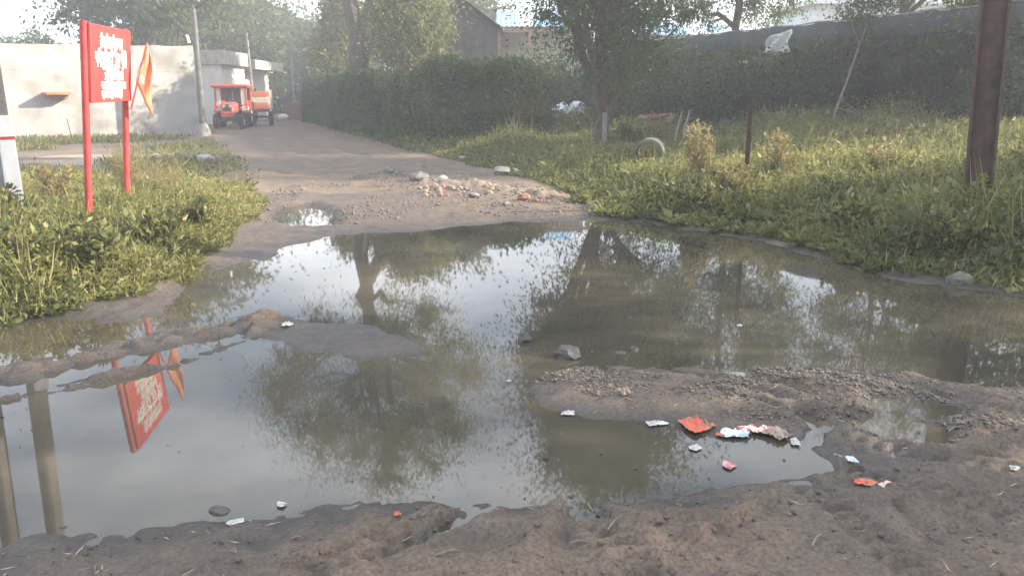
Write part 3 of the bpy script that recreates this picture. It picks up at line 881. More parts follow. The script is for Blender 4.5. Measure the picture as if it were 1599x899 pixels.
weed('pinkish dry weed beside the leaning concrete pole', 92, 325, .55, .28, 'leafF', 5, 900)
weed('tall straw-coloured grass clump at the far foot of the sign', 205, 312, .75, .38, 'leafF', 6, 1500, 'grass_clump', .16, .008)
weed('straw-coloured grass clump beyond the sign toward the road', 262, 316, .6, .3, 'leafF', 7, 900, 'grass_clump', .15, .008)
for k_, (u_, v_, h_, lab_) in enumerate(((60, 430, .45, 'leafy weed bulging out low beside the water at the picture edge'), (160, 420, .5, 'leafy weed in front of the near sign post'), (255, 400, .42, 'leafy weed on the bank between the sign and the road'),
                                      (30, 380, .5, 'leafy weed at the foot of the leaning concrete pole'), (310, 360, .35, 'leafy weed at the road end of the sign bank'), (1330, 372, .45, 'leafy weed on the far bank below the dry flowering weed'), (1480, 400, .45, 'leafy weed behind the boulders of the far bank'),
                                      (1090, 335, .4, 'leafy weed at the bank below the pale weed clump'))):
    weed(lab_, u_, v_, h_, .28, 'leafE', 20 + k_, 900, 'leafy_weed', .075, .036)
weed('leafy weed showing above the concrete pipe by the acacia', 985, 235, .7, .35, 'leafE', 8, 700, L=.12, W=.05)

# ------------------------------------------------------------------ wall, shops, houses
WA, WB = Vector((-27.5, 22.2, 0)), Vector((-12.95, 34.0, 0))
wd_ = (WB - WA); wlen = wd_.length; wdir = wd_.normalized(); wn_ = Vector((wdir.y, -wdir.x, 0))
wrot = Matrix.Rotation(math.atan2(wdir.y, wdir.x), 3, 'Z')
wall = thing('concrete_wall', 'long plain grey plastered wall behind the sign, pale in the sun', 'wall', WA, math.atan2(wdir.y, wdir.x))
n = 40
vs, fs = [], []
for i in range(n + 1):
    w = i / n
    tz = 3.14 + .44 * w + .02 * math.sin(i * 2.1) + .012 * g.normal()
    for yy in (0, .23):
        vs += [(w * wlen, yy, -.3), (w * wlen, yy, tz)]
for i in range(n):
    a, b = i * 4, i * 4 + 4
    fs += [(a, b, b + 1, a + 1), (a + 2, a + 3, b + 3, b + 2), (a + 1, b + 1, b + 3, a + 3)]
fs += [(0, 1, 3, 2), (n * 4, n * 4 + 2, n * 4 + 3, n * 4 + 1)]
MB().add(vs, fs).build('wall_body', M['plaster'], wall)
MB().box((wlen * .5, .002, 2.66), (wlen - .1, .02, .24), bev=.004).build('plaster_band', M['plaster'], wall)
MB().box((wlen - .12, 3.0, 1.5), (.22, 5.5, 3.9)).build('return_wall', M['plaster'], wall)
MB().tube([(wlen - .10, .12, 3.70), (wlen - .14, .12, 3.92), (wlen - .20, .12, 4.0)], .06, 8).build('pipe', M['white'], wall)
# bracket
def wall_at(u):
    d = ray(u, 150)
    a = d.x / d.y
    t = (a * WA.y - WA.x) / (wdir.x - a * wdir.y)
    return WA + wdir * t
pb_ = wall_at(87)
zb_ = P(87, 150, pb_.y).z
br = thing('wall_bracket', 'small orange slab bracket sticking out of the grey wall', 'bracket', (pb_.x, pb_.y, zb_), math.atan2(wdir.y, wdir.x))
MB().box((0, -.30, .09), (.82, .62, .10), bev=.01).build('slab', M['orange'], br)
MB().box((0, -.20, -.03), (.70, .38, .14), bev=.01).build('support', M['brick'], br)
rp_ = wall_at(97) + wn_ * .9
ro = MB().tube([(0, 0, -.1), (-.12, 0, .75)], .016, 6).build('iron_rod', M['rust'], None, (rp_.x, rp_.y, H(rp_.x, rp_.y)))
tag(ro, 'thin iron rod stuck in the ground before the grey wall', 'rod')

def shop(name, label, u0, u1, Y, ztop, depth, slab_out, m_wall, m_slab, slab_t=.28, door=True):
    x0, x1 = P(u0, 150, Y).x, P(u1, 150, Y).x
    t = thing(name, label, 'building', ((x0 + x1) / 2, Y, 0))
    w = x1 - x0
    MB().box((-1.5, depth / 2, (ztop - slab_t) / 2 - .1), (w + 3, depth, ztop - slab_t + .2)).build('wall', M[m_wall], t)
    MB().box((-1.5 + slab_out / 2, depth / 2 - slab_out * .4, ztop - slab_t / 2), (w + 3 + slab_out, depth + slab_out * .8, slab_t), bev=.02).build('roof_slab', M[m_slab], t)
    if door:
        d = MB().box((w / 2 + .003, depth * .45, 1.05), (.06, 1.1, 2.1)).build('door', M['metal'], t)
        MB().box((.05, depth * .45 - .4, 1.05), (.05, .05, .14)).build('handle', M['metal'], d, (w / 2, 0, 0))
    return t
shop('roadside_shop', 'pale plastered shop block just past the end of the grey wall', 300, 348, 46, 4.05, 4.0, .35, 'plaster2', 'slab', .75)
shop('roadside_shop', 'flat-roofed shop with projecting concrete slab behind the tractor', 330, 378, 51.5, 3.75, 5.0, 1.3, 'plaster2', 'slab', .55)
sh = shop('roadside_shop', 'last low shop with blue-grey sheet awning behind the trailer', 350, 388, 58, 3.6, 5.0, .4, 'plaster2', 'slab', .3)
for k in range(4):
    MB().box((1.4 + .02 * k, -.6 + 1.25 * k, 3.45 - .0 * k), (2.3, 1.22, .035), Matrix.Rotation(R(7), 3, 'Y')).build('awning_sheet', M['whitesheet'] if k % 2 else M['bluesheet'], sh)

# dark gabled house with blue sheet roof, behind the hedge
hx0, hx1 = P(655, 100, 37).x, P(778, 100, 37).x
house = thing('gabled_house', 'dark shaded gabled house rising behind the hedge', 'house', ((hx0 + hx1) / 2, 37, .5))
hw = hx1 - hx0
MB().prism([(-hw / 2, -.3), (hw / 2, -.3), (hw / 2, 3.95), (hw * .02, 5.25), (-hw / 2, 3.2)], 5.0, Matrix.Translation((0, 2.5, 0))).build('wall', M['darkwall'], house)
for sgn, (a, b) in enumerate((((-hw / 2 - .25, 3.05), (hw * .02, 5.30)), ((hw * .02, 5.30), (hw / 2 + .25, 3.88)))):
    ang = math.atan2(b[1] - a[1], b[0] - a[0]); ln = math.hypot(b[0] - a[0], b[1] - a[1])
    for k in range(4):
        MB().box(((a[0] + b[0]) / 2, .25 + 1.35 * k, (a[1] + b[1]) / 2 + .08), (ln, 1.32, .05), Matrix.Rotation(-ang, 3, 'Y')).build('roof_sheet', M['slab'], house)
wi = MB().box((hw * .28, -.02, 2.25), (.8, .10, 1.0)).build('window', M['metal'], house)
MB().box((hw * .28, -.09, 2.25), (.9, .05, .06)).build('window_bar', M['plaster2'], wi)
MB().box((hw * .28, -.05, 1.70), (1.0, .14, .07)).build('sill', M['brick'], wi)

def blue_roof(label, u0, u1, Y, z0, z1, run, nm, sheets, posts=True):
    x0, x1 = P(u0, 50, Y).x, P(u1, 50, Y).x
    t = thing(nm, label, 'shed', ((x0 + x1) / 2, Y, 0))
    w = (x1 - x0) / sheets
    ang = math.atan2(z1 - z0, run)
    for k in range(sheets):
        mb = MB()
        nseg = 12
        vs, fs = [], []
        for i in range(nseg + 1):
            xx = -(x1 - x0) / 2 + w * k + w * 1.03 * i / nseg
            zz = .03 * math.sin(i * math.pi / 1.5) + .012 * (k % 2)
            for (yy, zq) in ((0, z0), (run, z1)):
                vs += [(xx, yy, zq + zz), (xx, yy, zq + zz - .012)]
        for i in range(nseg):
            a, b = 4 * i, 4 * i + 4
            fs += [(a, b, b + 2, a + 2), (a + 1, a + 3, b + 3, b + 1), (a, a + 1, b + 1, b), (a + 2, b + 2, b + 3, a + 3)]
        mb.add(vs, fs).build('roof_sheet', M['whitesheet'] if k % 3 == 1 else M['bluesheet'], t)
    MB().box((0, .12, z0 - .16), (x1 - x0, .12, .16)).build('eave_beam', M['wood'], t)
    MB().box((0, run - .2, z1 / 2 - .1), (x1 - x0 - .3, .2, z1 - .1)).build('back_wall', M['plaster2'], t)
    if posts:
        for k in range(4):
            MB().box((-(x1 - x0) / 2 + .15 + (x1 - x0 - .3) * k / 3, .12, (z0 - .24) / 2), (.16, .16, z0 - .24)).build('post', M['wood'], t)
    return t
blue_roof('blue corrugated sheet roof on timber posts beside the gabled house', 774, 930, 37.5, 4.62, 5.55, 3.0, 'sheet_roofed_shed', 5)
blue_roof('farther blue sheet roof showing over the fence behind the acacia', 945, 1150, 52, 5.3, 6.2, 4.0, 'sheet_roofed_shed', 6)
wx0, wx1 = P(1258, 20, 44).x, P(1545, 20, 44).x
wb = thing('white_roofed_building', 'pale flat-roofed building showing above the far fence beyond the steel pole', 'building', ((wx0 + wx1) / 2, 44, 0))
MB().box((0, 3, 3.1), (wx1 - wx0 - .8, 6, 6.2)).build('wall', M['whitesheet'], wb)
MB().box((0, 2.8, 6.35), (wx1 - wx0, 6.8, .3), bev=.02).build('roof_slab', M['whitesheet'], wb)
MB().box((1.2, 3.0, 6.95), (4.6, 4, .9), bev=.02).build('parapet', M['plaster2'], wb)

# ------------------------------------------------------------------ poles and posts
def ppole(label, x, y, hgt, w0, w1, d0, rot, nm='concrete_pole', extra=None):
    t = thing(nm, label, 'pole', (x, y, H(x, y)), rot=rot)
    vs = []
    for z, k in ((-.4, 1), (hgt * .5, .5), (hgt, 0)):
        w = w1 + (w0 - w1) * k; d = d0 * (.75 + .25 * k)
        b = .18 * min(w, d)
        vs += [(-w / 2 + b, -d / 2, z), (w / 2 - b, -d / 2, z), (w / 2, -d / 2 + b, z), (w / 2, d / 2 - b, z), (w / 2 - b, d / 2, z), (-w / 2 + b, d / 2, z), (-w / 2, d / 2 - b, z), (-w / 2, -d / 2 + b, z)]
    fs = []
    for r in range(2):
        for k in range(8):
            fs.append((r * 8 + k, r * 8 + (k + 1) % 8, r * 8 + 8 + (k + 1) % 8, r * 8 + 8 + k))
    fs += [tuple(range(7, -1, -1)), tuple(range(16, 24))]
    MB().add(vs, fs).build('shaft', M['concrete'], t)
    return t
p0 = GT(26, 372)
pl = ppole('leaning concrete pole cut by the picture edge, beside the red sign', p0.x, p0.y, 8.6, .19, .12, .15, (0, R(-1.2), R(-25)), extra=1)
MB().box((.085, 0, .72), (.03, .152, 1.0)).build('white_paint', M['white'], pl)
MB().box((.086, 0, 1.0), (.034, .156, .03)).build('red_paint', M['redpole'], pl)
ppole('second tall concrete pole standing outside the frame, mirrored in the puddle', p0.x - .45, p0.y - .10, 8.6, .19, .12, .15, (0, R(-1.0), R(-25)))
ep = thing('electric_pole', 'tall grey electric pole with crossarm standing in front of the wall end', 'pole', (P(313, 150, 32.3).x, 32.3, 0))
mb = MB(); mb.tube([(0, 0, -.2), (0, 0, 1.2), (.02, 0, 5.0)], [.15, .125, .085], 12); mb.build('shaft', M['darkpole'], ep, smooth=True)
mb = MB(); mb.tube([(0, 0, -.1), (0, 0, .25), (0, 0, .55)], [.32, .27, .16], 12); mb.build('footing', M['concrete'], ep, smooth=True)
mb = MB(); mb.tube([(-.62, 0, 5.40), (-.42, 0, 5.02), (-.12, 0, 4.90), (.12, 0, 4.90), (.42, 0, 5.02), (.62, 0, 5.40)], .045, 7); mb.build('crossarm', M['metal'], ep, smooth=True)
for sx in (-.62, .62):
    MB().lathe([(5.38, .0), (5.38, .06), (5.46, .06), (5.49, .035), (5.54, .06), (5.61, .03), (5.62, 0)], 10, 'Z', (sx, 0, 0)).build('insulator', M['white'], ep, smooth=True)
ep2 = thing('electric_pole', 'thin pale electric pole behind the tractor', 'pole', (P(396, 150, 45).x, 45, 0), rot=(0, R(-1.6), 0))
mb = MB(); mb.tube([(0, 0, -.2), (0, 0, 4.9)], [.09, .06], 10); mb.build('shaft', M['concrete'], ep2, smooth=True)
mb = MB(); mb.box((0, 0, 4.75), (.7, .06, .06)); mb.build('crossarm', M['metal'], ep2)
ep3 = thing('utility_pole', 'faint far pole at the turn of the dirt road', 'pole', (P(458, 150, 60).x, 60, 0))
mb = MB(); mb.tube([(0, 0, -.2), (0, 0, 4.3)], [.12, .08], 8); mb.build('shaft', M['concrete'], ep3, smooth=True)

# rusty joist pole in the field
q0 = GT(1522, 350)
jp = thing('steel_pole', 'thick rusty brown steel joist pole leaning in the sunlit field', 'pole', q0, rot=(Matrix.Rotation(R(-2.4), 4, 'Y') @ Matrix.Rotation(R(-28), 4, 'Z')).to_euler())
hw_, ft, L_ = .135, .028, 6.5
MB().box((-hw_ + ft / 2, 0, L_ / 2 - .2), (ft, .22, L_), bev=.006).build('flange', M['rust'], jp)
MB().box((hw_ - ft / 2, 0, L_ / 2 - .2), (ft, .22, L_), bev=.006).build('flange', M['rust'], jp)
MB().box((0, 0, L_ / 2 - .2), (2 * hw_ - 2 * ft - .004, .05, L_ - .01)).build('web', M['rust'], jp)
q1 = GT(1163, 306)
tp = thing('fence_post', 'thin rusty angle-iron fence post among the pale weeds', 'post', q1)
MB().box((0, .02, .62), (.05, .012, 1.45)).build('flange', M['rust'], tp)
MB().box((.019, -.01, .62), (.012, .048, 1.45)).build('web', M['rust'], tp)
q2 = GT(943, 243)
wp = MB().box((0, 0, .40), (.10, .09, 1.1), bev=.012).build('stone_post', M['stone'], None, q2)
tag(wp, 'short grey stone post against the acacia trunk', 'post')
q3 = GT(1052, 240)
for k, dx in enumerate((0, .16)):
    o = MB().tube([(dx, 0, -.05), (dx + .05, .02, .5), (dx + .16, .02, .95)], [.035, .03, .022], 7).build('leaning_stake', M['bark2'], None, q3)
    tag(o, ['leaning grey stake beside the concrete pipe, the one closer to it', 'leaning grey stake, the one farther from the concrete pipe'][k], 'stake', 'stakes behind the concrete pipe')
q4 = P(1292, 200, 19.0); z4 = H(q4.x, 19.0)
sp = thing('sapling', 'slender pale-stemmed sapling leaning before the dark fence', 'sapling', (q4.x, 19.0, z4))
mb = MB(); stem_ = [(0, 0, -.05), (.18, .0, .6), (.38, 0, 1.3), (.58, .05, 2.0), (.75, .05, 2.6), (.95, .05, 3.2)]
mb.tube(stem_, [.03, .027, .024, .02, .015, .008], 6)
for a_, b_ in (((.58, .05, 2.0), (.2, -.1, 2.6)), ((.75, .05, 2.6), (1.2, 0, 2.9)), ((.75, .05, 2.6), (.45, .1, 3.0))):
    mb.tube([a_, b_], [.012, .005], 4)
mb.build('stem', M['bark2'], sp)
g = np.random.default_rng(55)
tips_ = np.array([(.2, -.1, 2.6), (1.2, 0, 2.9), (.45, .1, 3.0), (.95, .05, 3.2), (.8, 0, 2.9), (.6, .1, 2.5)])
ix = g.integers(0, 6, 2600)
leaf_obj('foliage', tips_[ix] + g.normal(size=(2600, 3)) * np.array([.2, .2, .15]), g.normal(size=(2600, 3)), .09, .03, M['leafA'], sp, g)

# ------------------------------------------------------------------ red sign with flag
s0 = GT(140, 362)
s1 = Vector((P(184, 200, s0.y * 1.15).x, s0.y * 1.15, 0)); s1.z = H(s1.x, s1.y)
sdir = Vector((s1.x - s0.x, s1.y - s0.y, 0)); slen = sdir.length
sg = thing('sign_board', 'red sign board with white lettering on two red posts in the weeds', 'sign', s0)
sg.rotation_euler = (Matrix.Rotation(R(5.2), 4, 'Y') @ Matrix.Rotation(math.atan2(sdir.y, sdir.x), 4, 'Z')).to_euler()
ztop, zbot = 2.14, 1.35
for k, xx in enumerate((0, slen)):
    MB().tube([(xx, 0, -.3), (xx, 0, ztop + .02 - .0 * k)], .036, 12).build('post', M['redpole'], sg, smooth=True)
MB().box((slen / 2, -.055, (ztop + zbot) / 2), (slen + .02, .03, ztop - zbot), bev=.006).build('board', M['red'], sg)
MB().box((slen / 2, -.02, ztop - .03), (slen - .1, .03, .03)).build('rail', M['redpole'], sg)
MB().box((slen / 2, -.02, zbot + .03), (slen - .1, .03, .03)).build('rail', M['redpole'], sg)
# white headline-script lettering: bar on top, stems, bowls and vowel marks
def script_line(cx0, cx1, zt, hgt, seed, marks=True, bold=1.0):
    r = random.Random(seed)
    mb = MB()
    y = -.0735
    st = hgt * .15 * bold
    def bar(ax, az, bx, bz, w):
        d = Vector((bx - ax, 0, bz - az)); L = d.length
        an = math.atan2(d.z, d.x)
        mb.box(((ax + bx) / 2, y, (az + bz) / 2), (L + w * .6, .005, w), Matrix.Rotation(-an, 3, 'Y'))
    def arc(cx, cz, rx_, rz_, a0, a1):
        pr = None
        for i in range(8):
            a = R(a0 + (a1 - a0) * i / 7)
            q = (cx + rx_ * math.cos(a), cz + rz_ * math.sin(a))
            if pr: bar(*pr, *q, st * .95)
            pr = q
    x = cx0
    while x < cx1 - hgt * .5:
        nl = r.randint(2, 4)
        x0 = x
        for _ in range(nl):
            w = hgt * r.uniform(.5, .78)
            if x + w > cx1: break
            kind = r.randint(0, 4)
            sx = x + w * .86
            if kind != 3: bar(sx, zt, sx, zt - hgt, st)
            if kind == 0: arc(x + w * .42, zt - hgt * .55, w * .34, hgt * .26, 40, 330)
            if kind == 1: arc(x + w * .45, zt - hgt * .62, w * .38, hgt * .30, 90, 350)
            if kind == 2: arc(x + w * .40, zt - hgt * .40, w * .30, hgt * .22, -90, 180); bar(x + w * .40, zt - hgt * .62, sx, zt - hgt * .62, st)
            if kind == 3: arc(x + w * .5, zt - hgt * .38, w * .32, hgt * .24, 120, -90); arc(x + w * .45, zt - hgt * .76, w * .34, hgt * .2, 90, -150)
            if kind == 4: bar(x + w * .2, zt, x + w * .2, zt - hgt * .6, st); bar(x + w * .2, zt - hgt * .6, sx, zt - hgt * .6, st)
            if marks and r.random() < .4: arc(sx - w * .2, zt + hgt * .05, w * .3, hgt * .3, 20, 170)
            if marks and r.random() < .2: arc(sx - w * .2, zt - hgt * 1.08, w * .2, hgt * .14, 180, 380)
            x += w
        bar(x0, zt, min(x, cx1), zt, st * 1.15)
        x += hgt * .28
    return mb.build('lettering', M['white'], sg)
W_, Hh = slen, ztop - zbot
for a, b, tz, hg, sd_, bo in ((.20, .78, .15, .135, 3, 1.25), (.08, .93, .36, .165, 5, 1.35), (.32, .66, .545, .05, 8, 1.1), (.28, .78, .615, .085, 11, 1.2), (.20, .84, .735, .085, 14, 1.25), (.20, .76, .855, .085, 17, 1.25)):
    script_line(a * W_, b * W_, ztop - tz * Hh, hg * Hh, sd_, bold=bo)

# flag tied to the far post
fz = P(203, 158, s1.y - .12); ftip = P(229, 68, s1.y)
fl = thing('flag', 'small saffron and white pennant on a slanting stick tied to the sign post', 'flag', fz)
dv = ftip - fz
MB().tube([(0, 0, -.1), dv * 1.02], [.011, .008], 7).build('stick', M['redpole'], fl)
vs, fs = [], []
nn_ = 10
for i in range(nn_ + 1):
    w = i / nn_
    edge = dv * (1 - .72 * w)
    drop = Vector((.05 + .10 * (1 - w), .03, dv.z * .99 - 1.02 * (1 - .1 * w)))
    a = dv * (1 - .66 * w)
    b = Vector((dv.x + .03 * math.sin(w * 5), dv.y + .02, dv.z - .84 * w))
    for j in range(7):
        q = a + (b - a) * (j / 6)
        vs.append(q + Vector((.006 * math.sin(j * 1.9 + i * .8), .018 * math.sin(j * 1.5 + i * .6), 0)))
for i in range(nn_):
    for j in range(6):
        a = i * 7 + j
        fs.append((a, a + 7, a + 8, a + 1))
fo_ = MB().add(vs, fs).build('cloth', M['saffron'], fl, smooth=True)
fo_.modifiers.new('solid', 'SOLIDIFY').thickness = .004

# ------------------------------------------------------------------ tractor and trailer
def wheel(parent, c, r, w, name='wheel', rimmat='cream'):
    c = Vector(c)
    e = MB()
    e.lathe([(-w / 2, r * .62), (-w / 2, r * .9), (-w * .38, r), (w * .38, r), (w / 2, r * .9), (w / 2, r * .62)], 26, 'X')
    for k in range(18):
        for s_ in (-1, 1):
            a = 2 * math.pi * (k + .5 * (s_ > 0)) / 18
            m3 = Matrix.Rotation(a, 3, 'X') @ Matrix.Rotation(R(28 * s_), 3, 'Z')
            e.box(Matrix.Rotation(a, 3, 'X') @ Vector((s_ * w * .22, 0, r * 1.0)), (w * .45, r * .07, r * .08), Matrix.Rotation(a, 3, 'X') @ Matrix.Rotation(R(25 * s_), 3, 'Z'))
    wo = e.build(name, M['tyre'], parent, c)
    h = MB(); h.lathe([(-w * .30, 0.001), (-w * .34, r * .2), (-w * .22, r * .25), (-w * .2, r * .55), (-w * .42, r * .63), (w * .42, r * .63), (w * .2, r * .55), (w * .22, r * .25), (w * .34, r * .2), (w * .3, .001)], 22, 'X')
    h.build('rim', M[rimmat], wo, smooth=True)
    return wo
TX = P(361, 190, 40.0)
tr = thing('tractor', 'red tractor with flat canopy parked nose-on beside the dirt road', 'tractor', (TX.x, 40.0, H(TX.x, 40.0)), R(10))
# local: -Y is the front
wheel(tr, (-.66, 1.35, .60), .60, .36); wheel(tr, (.66, 1.35, .60), .60, .36)
wheel(tr, (-.60, -.55, .34), .34, .20); wheel(tr, (.60, -.55, .34), .34, .20)
hood = MB().box((0, -.05, .98), (.60, 1.55, .52), bev=.09).build('hood', M['tractor'], tr)
MB().box((0, -.84, .92), (.40, .04, .42), bev=.01).build('grille', M['metal'], hood)
for sx in (-.14, .14):
    MB().lathe([(-.02, .001), (-.02, .07), (.03, .06), (.03, .001)], 14, 'Y', (sx, -.88, 1.06)).build('headlight', M['glass'], tr, smooth=True)
MB().box((0, -.2, .62), (.34, 1.3, .30), bev=.03).build('engine', M['metal'], tr)
MB().box((0, -.95, .66), (.56, .16, .26), bev=.03).build('front_weight', M['tractor'], tr)
MB().box((0, -.55, .40), (1.1, .10, .10)).build('front_axle', M['metal'], tr)
MB().box((0, 1.35, .62), (1.1, .30, .30), bev=.05).build('rear_axle', M['metal'], tr)
for sx in (-1, 1):
    mb = MB(); vs, fs = [], []
    for i in range(9):
        a = R(10 + 160 * i / 8)
        for xx in (sx * .46, sx * .88):
            for rr in (.68, .71):
                vs.append((xx, 1.35 - rr * math.cos(a), .60 + rr * math.sin(a)))
    for i in range(8):
        a, b = i * 4, i * 4 + 4
        fs += [(a, b, b + 2, a + 2), (a + 1, a + 3, b + 3, b + 1), (a, a + 1, b + 1, b), (a + 2, b + 2, b + 3, a + 3)]
    fs += [(0, 2, 3, 1), (32, 33, 35, 34)]
    mb.add(vs, fs).build('fender', M['tractor'], tr)
    MB().box((sx * .62, .62, .92), (.34, .08, .22), bev=.02).build('side_lamp', M['cream'], tr)
MB().box((0, 1.45, .98), (.46, .42, .12), bev=.04).build('seat', M['tyre'], tr)
mb = MB(); mb.lathe([(-.015, .17), (0, .19), (.015, .17), (0, .155)], 18, 'Y', (0, .82, 1.36)); mb.tube([(0, .84, 1.36), (0, .7, 1.0)], .02, 6); mb.build('steering_wheel', M['tyre'], tr)
for sx in (-.72, .72):
    for yy in (.45, 2.0):
        MB().box((sx, yy, 1.46), (.09, .07, 1.06), bev=.015).build('canopy_post', M['tractor'], tr)
    MB().box((sx * .80, .44, 1.50), (.20, .03, .80), bev=.01).build('windscreen_panel', M['cream'], tr)
MB().box((0, 1.2, 2.00), (1.76, 2.0, .17), bev=.06).build('canopy', M['tractor'], tr)
MB().box((0, 2.02, 1.46), (1.34, .03, .92)).build('interior_shade_panel', M['metal'], tr)  # dark panel added to stand for the shaded interior under the canopy
MB().tube([(.19, -.3, 1.2), (.19, -.3, 1.75)], .035, 8).build('exhaust', M['metal'], tr)

RX = P(398, 190, 43.4)
trl = thing('farm_trailer', 'orange and cream farm trailer parked right behind the red tractor', 'trailer', (RX.x, 43.4, H(RX.x, 43.4)), R(14))
wheel(trl, (-.80, .9, .44), .44, .24, rimmat='orange'); wheel(trl, (.80, .9, .44), .44, .24, rimmat='orange')
MB().box((0, .7, .80), (1.55, 3.2, .14), bev=.02).build('bed', M['metal'], trl)
MB().box((0, .9, .44), (1.5, .12, .12)).build('axle', M['metal'], trl)
for k in range(3):
    MB().box((0, -.92, 1.02 + .30 * k), (1.60, .05, .27), bev=.01).build('front_plank', M['cream'] if k == 1 else M['orange'], trl)
    for sx in (-.81, .81):
        MB().box((sx, .72, 1.02 + .30 * k), (.05, 3.2, .27), bev=.01).build('side_plank', M['cream'] if k == 0 else M['orange'], trl)
for sx in (-.86, .86):
    for yy in (-.85, .2, 1.2, 2.25):
        MB().box((sx, yy, 1.3), (.06, .09, 1.1)).build('stake', M['cream'], trl)
MB().box((0, -1.7, .62), (.10, 1.6, .10)).build('drawbar', M['metal'], trl)

# stacks of brick and a sack at the road end
bproto = MB().box((0, 0, 0), (.23, .11, .075), bev=.006)
bme = None
def brick_stack(label, u, Y, nx_, ny_, nz_, seed):
    global bme
    x = P(u, 150, Y).x
    t = thing('brick_stack', label, 'bricks', (x, Y, H(x, Y)), R(12), 'brick stacks at the road end')
    r = random.Random(seed)
    for k in range(nz_):
        for i in range(nx_):
            for j in range(ny_):
                if k == nz_ - 1 and r.random() < .4: continue
                if bme is None:
                    o = bproto.build('brick', M['brick'], t); bme = o.data
                else:
                    o = link('brick', bme, None, t)
                o.location = ((i - nx_ / 2 + .5) * .245 + r.uniform(-.01, .01), (j - ny_ / 2 + .5) * .125 + r.uniform(-.01, .01), .04 + k * .08)
                o.rotation_euler = (0, 0, r.uniform(-.06, .06))
brick_stack('larger red brick stack beside the far road turn', 455, 55, 5, 1, 14, 1)
brick_stack('smaller red brick stack beside the larger one at the road turn', 473, 55.5, 3, 1, 11, 2)

def blob(name, label, cat, loc, dims, m, seed, rough=.25, group=None, rz=None, sub=2, sink=.15, kindparent=None):
    import bmesh
    r = np.random.default_rng(seed)
    bm = bmesh.new(); bmesh.ops.create_icosphere(bm, subdivisions=sub, radius=1)
    pls = unit(r.normal(size=(9, 3))); offs = .62 + .34 * r.random(9)
    for v in bm.verts:
        p = np.array(v.co)
        for n_, o_ in zip(pls, offs):
            d_ = p @ n_ - o_
            if d_ > 0: p = p - n_ * d_ * .9
        p = p * (1 + rough * .35 * r.normal())
        v.co = Vector(p * np.array(dims) / 2)
    me = bpy.data.meshes.new(name); bm.to_mesh(me); bm.free()
    o = link(name, me, M[m])
    o.location = (loc[0], loc[1], loc[2] + dims[2] * (.5 - sink))
    o.rotation_euler = (r.normal() * .12, r.normal() * .12, r.random() * 6.28 if rz is None else rz)
    return tag(o, label, cat, group)
x_ = P(441, 174, 53).x
blob('sack', 'white sack lying before the brick stacks at the road turn', 'sack', (x_, 53, H(x_, 53)), (.9, .5, .55), 'sack', 3)
# junk seen under the acacia, behind the verge
x_ = P(885, 158, 31).x
for k, (du, dz, sz, lab) in enumerate(((-26, 0, 1.0, 'white sack lying beside the blue drum under the acacia'), (0, .05, 1.1, 'bulging white sack in the middle of the pile under the acacia'), (22, 0, .8, 'white sack at the trunk end of the pile under the acacia'))):
    xx = P(880 + du, 158, 30.5).x
    blob('sack', lab, 'sack', (xx, 30.5, H(xx, 30.5) + .30), (sz * .95, .6, .55), 'sack', 60 + k, group='sacks under the acacia')
    blob('earth_mound', ['low earth mound under the sack beside the blue drum', 'low earth mound under the bulging sack', 'low earth mound under the sack nearest the acacia trunk'][k], 'mound', (xx, 30.7, H(xx, 30.5)), (1.5, 1.2, .7), 'rubble', 70 + k, sink=.3, group='earth under the sacks')
xx = P(838, 158, 29.5).x
bd = thing('plastic_drum', 'blue plastic drum showing at the end of the hedge', 'drum', (xx, 29.5, H(xx, 29.5) + .25))
MB().lathe([(0, .001), (0, .27), (.25, .29), (.28, .275), (.31, .29), (.62, .27), (.66, .2), (.66, .001)], 16, 'Z').build('body', M['bluedrum'], bd, smooth=True)
MB().lathe([(.66, .001), (.66, .06), (.70, .06), (.70, .001)], 10, 'Z', (.12, 0, 0)).build('cap', M['white'], bd)
blob('earth_mound', 'small earth mound carrying the blue plastic drum', 'mound', (xx, 29.6, H(xx, 29.5)), (1.3, 1.1, .5), 'rubble', 88, sink=.3)
rbr = random.Random(9)
for k in range(16):
    u = rbr.choice((rbr.uniform(1005, 1050), rbr.uniform(1085, 1150)))
    Yb = rbr.uniform(24.2, 25.2)
    xx = P(u, 160, Yb).x
    o = link('brick', bme, None); o.location = (xx, Yb, H(xx, Yb) + .32 + .05 * rbr.random()); o.rotation_euler = (rbr.uniform(-.5, .5), rbr.uniform(-.3, .3), rbr.random() * 6)
    tag(o, 'loose red brick in the heap below the creeper fence', 'brick', 'loose bricks below the creeper fence')
for k, u in enumerate((1027, 1118)):
    xx = P(u, 160, 24.9).x
    blob('earth_mound', ['brick-strewn earth mound behind the concrete pipe', 'brick-strewn earth mound behind the thin rusty post'][k], 'mound', (xx, 24.9, H(xx, 24.9)), (1.5, 1.4, .75), 'rubble', 90 + k, sink=.35)

# white plastic sheet caught on the fence
sdist = FL * .60
fp_ = fpt(sdist) + FN * .55
ps_c = Vector((fp_[0], fp_[1], 0)); ps_c = P(1255, 68, fp_[1]); ps_c.x = fp_[0] if abs(ps_c.x - fp_[0]) < .01 else ps_c.x
